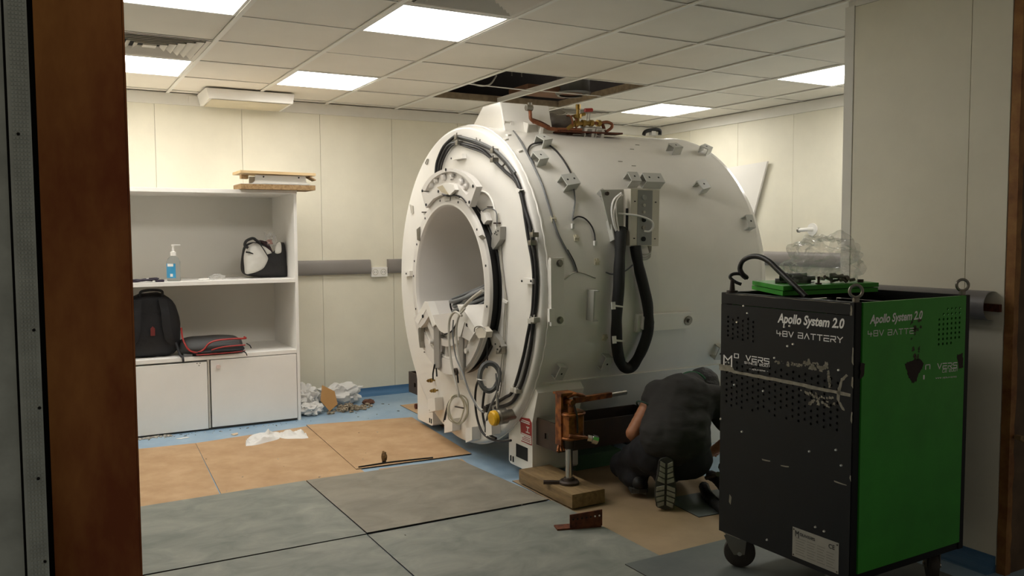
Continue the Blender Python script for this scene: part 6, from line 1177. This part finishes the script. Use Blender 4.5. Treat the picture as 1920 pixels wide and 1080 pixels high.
shirt = [(pel - EF * .01 + V(0, 0, .03), .142, wst, .142), (pel - EF * .01 - ER * .06 + V(0, 0, .04), .12, wst - ER * .05, .12), (pel - EF * .01 + ER * .07 + V(0, 0, .03), .12, wst + ER * .07, .12), (wst, .137, chest, .148), (wst + ER * .06, .115, chest + ER * .07, .12), (wst - ER * .055, .11, chest - ER * .05, .115), (chest, .128, neck - EF * .02, .078), (shL, .075, chest, .11), (shR, .08, chest, .11), (shL, .074, slL, .062), (shR, .078, slR, .066), (pel - ER * .05 + V(0, 0, .03), .115, wst, .12), (pel + ER * .06 + V(0, 0, .03), .12, wst, .12)]
remesh(capsules(shirt), 't_shirt', M_shirt, per, .011, 5, folds)
a_ = (elL - shL).normalized(); q = a_.orthogonal().normalized(); w = a_.cross(q)
MB().tube([slL + a_ * .045 + (q * math.cos(t_) + w * math.sin(t_)) * .064 for t_ in [2 * PI * k / 16 for k in range(16)]], .005, 6, True, 2).build('sleeve_hem', mat('shirt_hem', '22382c', .8), per, smooth=60)
cl = neck + V(0, 0, .005); MB().tube([cl - EF * .045 + ER * (.075 * math.cos(t_)) + V(0, 0, .055 * math.sin(t_) + .012) + EF * (.03 * math.sin(t_)) for t_ in [PI * .12 + PI * .76 * k / 10 for k in range(11)]], .007, 6).build('collar', mat('collar_green', '2e5a3e', .8), per, smooth=60)
def folds2(v): return v + V(noise.noise(v * 13), noise.noise(v * 13 + V(9, 0, 0)), 0) * .012
trou = [(pel + EF * .02 + V(0, 0, -.06), .125, hipL + V(0, 0, -.03), .112), (pel + EF * .02 + V(0, 0, -.06), .125, hipR + V(0, 0, -.03), .112), (hipL + V(0, 0, -.02), .112, knL, .083), (hipR + V(0, 0, -.02), .112, knR, .083), (knL, .080, anL, .068), (knR, .080, anR - V(0, 0, .02), .060), (hipL - ER * .03, .09, knL - ER * .02, .075)]
remesh(capsules(trou), 'trousers', M_trou, per, .011, 4, folds2)
# hair cap
hb = [(head + V(0, 0, .012), .096, head - hdir * .02 + V(0, 0, .01), .093), (head + V(-.02, -.035, .0), .086, head + V(-.015, -.03, -.03), .08)]
remesh(capsules(hb), 'hair', M_hair, per, .008, 3)
# boots: the near one stands on its toe, sole to the camera
M_sole = mat('boot_sole', '3a3833', .8, var=.2, vscale=20); M_lug = mat('boot_lug', '8d8a7e', .8, var=.2, vscale=30); M_boot = mat('boot_black', '1b1a19', .6, var=.1)
def boot(toe, heel, fwd, nm='boot'):
    upv = (heel - toe).normalized(); nrm = fwd.normalized(); nrm = (nrm - upv * nrm.dot(upv)).normalized(); sd = upv.cross(nrm).normalized(); L_ = (heel - toe).length
    def out(s_, inset=0.):                         # half width along the sole, s 0 toe .. 1 heel
        w = .052 * math.sin(PI * min(1, max(0, s_)) ** .62) ** .5 if s_ < .55 else .052 * math.sin(PI * .55 ** .62) ** .5 * (1 - .42 * math.sin((s_ - .55) / .45 * PI * .5) * 0 - .22 * math.sin(PI * (s_ - .55) / .45 * .8)); 
        if s_ > .9: w *= math.sqrt(max(0, 1 - ((s_ - .9) / .1) ** 2)) * .75 + .25 * (1 - (s_ - .9) / .1)
        if s_ < .08: w = .052 * math.sqrt(max(0, 1 - ((.08 - s_) / .08) ** 2)) * .8 + .002
        return max(.002, w - inset)
    n_ = 26; Lp = [toe + upv * (L_ * k / n_) + sd * out(k / n_) for k in range(n_ + 1)]; Rp = [toe + upv * (L_ * k / n_) - sd * out(k / n_) for k in range(n_ + 1)]
    so = MB().prism(Lp + Rp[::-1], nrm * .022).build(nm, M_sole, per)
    for k in range(9):                              # tread lugs
        s0 = .05 + .1 * k; 
        if 4 <= k <= 4: continue
        for sgn in (-1, 1):
            s1 = s0 + .075; w0, w1 = out(s0 + .01, .006), out(s1 - .005, .006); a = toe + upv * (L_ * s0) - nrm * .0; c_ = toe + upv * (L_ * s1); tilt = upv * (.012 * (1 if s0 < .5 else -1))
            MB().prism([a + sd * (sgn * .006) + tilt, a + sd * (sgn * w0), c_ + sd * (sgn * w1), c_ + sd * (sgn * .006) + tilt], -nrm * .009).build('tread_lug', M_lug, so)
    up_caps = [(toe + upv * L_ * .22 + nrm * .05, .046, toe + upv * L_ * .5 + nrm * .058, .047), (toe + upv * L_ * .5 + nrm * .06, .048, toe + upv * L_ * .8 + nrm * .062, .046), (toe + upv * L_ * .12 + nrm * .045, .036, toe + upv * L_ * .3 + nrm * .05, .045), (toe + upv * L_ * .78 + nrm * .06, .044, toe + upv * L_ * .80 + nrm * .12, .046)]
    remesh(capsules(up_caps), 'boot_upper', M_boot, so, .008, 3)
boot(WP(4.065, .742, .0105), WP(4.07, .750, .270) , EF + ER * .12)
boot(WP(4.10, .600, .05), WP(4.34, .62, .062), V(0, 0, -1)) if False else boot(WP(4.26, .645, .03), WP(4.50, .665, .05), V(0, 0, 1))

# ------------------------------------------------------------------ dark clutter under the magnet and beside the person
t = thing('corrugated_hose', WP(4.12, 1.12, .004), 'black hoses lying on the floor between the person and the cart', 'hose')
for l in ([WP(4.34, 1.03, .10), WP(4.2, 1.03, .12), WP(4.05, 1.05, .09), WP(3.85, 1.08, .035)], [WP(4.3, 1.08, .06), WP(4.15, 1.08, .08), WP(4.0, 1.10, .06), WP(3.8, 1.13, .034)], [WP(4.36, 1.0, .036), WP(4.2, .985, .036), WP(4.05, 1.0, .036), WP(3.88, 1.03, .036)], [WP(4.36, 1.10, .14), WP(4.2, 1.09, .16), WP(4.05, 1.09, .13), WP(3.9, 1.12, .06)]): MB().tube(l, lambda t_: .027 + .0014 * math.sin(t_ * 260), 10, smooth=24).build('hose_run', M_black, t, smooth=40)
tag(MB().cyl(WP(4.30, 1.00, .10), WP(4.02, .99, .20), .012, n=10).build('pry_bar', M_iron, smooth=40), 'dark iron bar leaning among the hoses beside the person', 'bar')
tag(MB().box(WP(4.0, 1.03, .265), WP(4.06, 1.09, .285), .003).build('white_box', M_paper), 'small white object beside the cart edge behind the person', 'box') if False else None
b = MB().box((2.66, 3.98, .0042), (2.98, 4.22, .09), .004); tag(b.build('toe_skate', mat('skate_green', '1d4a25', .5, var=.15)), 'dark green machine skate in the shade under the magnet', 'skate')

t = thing('roller_skid', (3.05, 4.42, .004), 'black steel roller skid in the shade under the magnet', 'skid')  # unseen skid, added to darken the space under the magnet
MB().box((2.78, 4.28, .049), (3.34, 4.62, .062), .003).build('deck', M_iron, t)
for x_ in (2.84, 2.98, 3.14, 3.28): MB().cyl((x_, 4.30, .028), (x_, 4.60, .028), .024, n=12).build('roller', M_black, t, smooth=40)
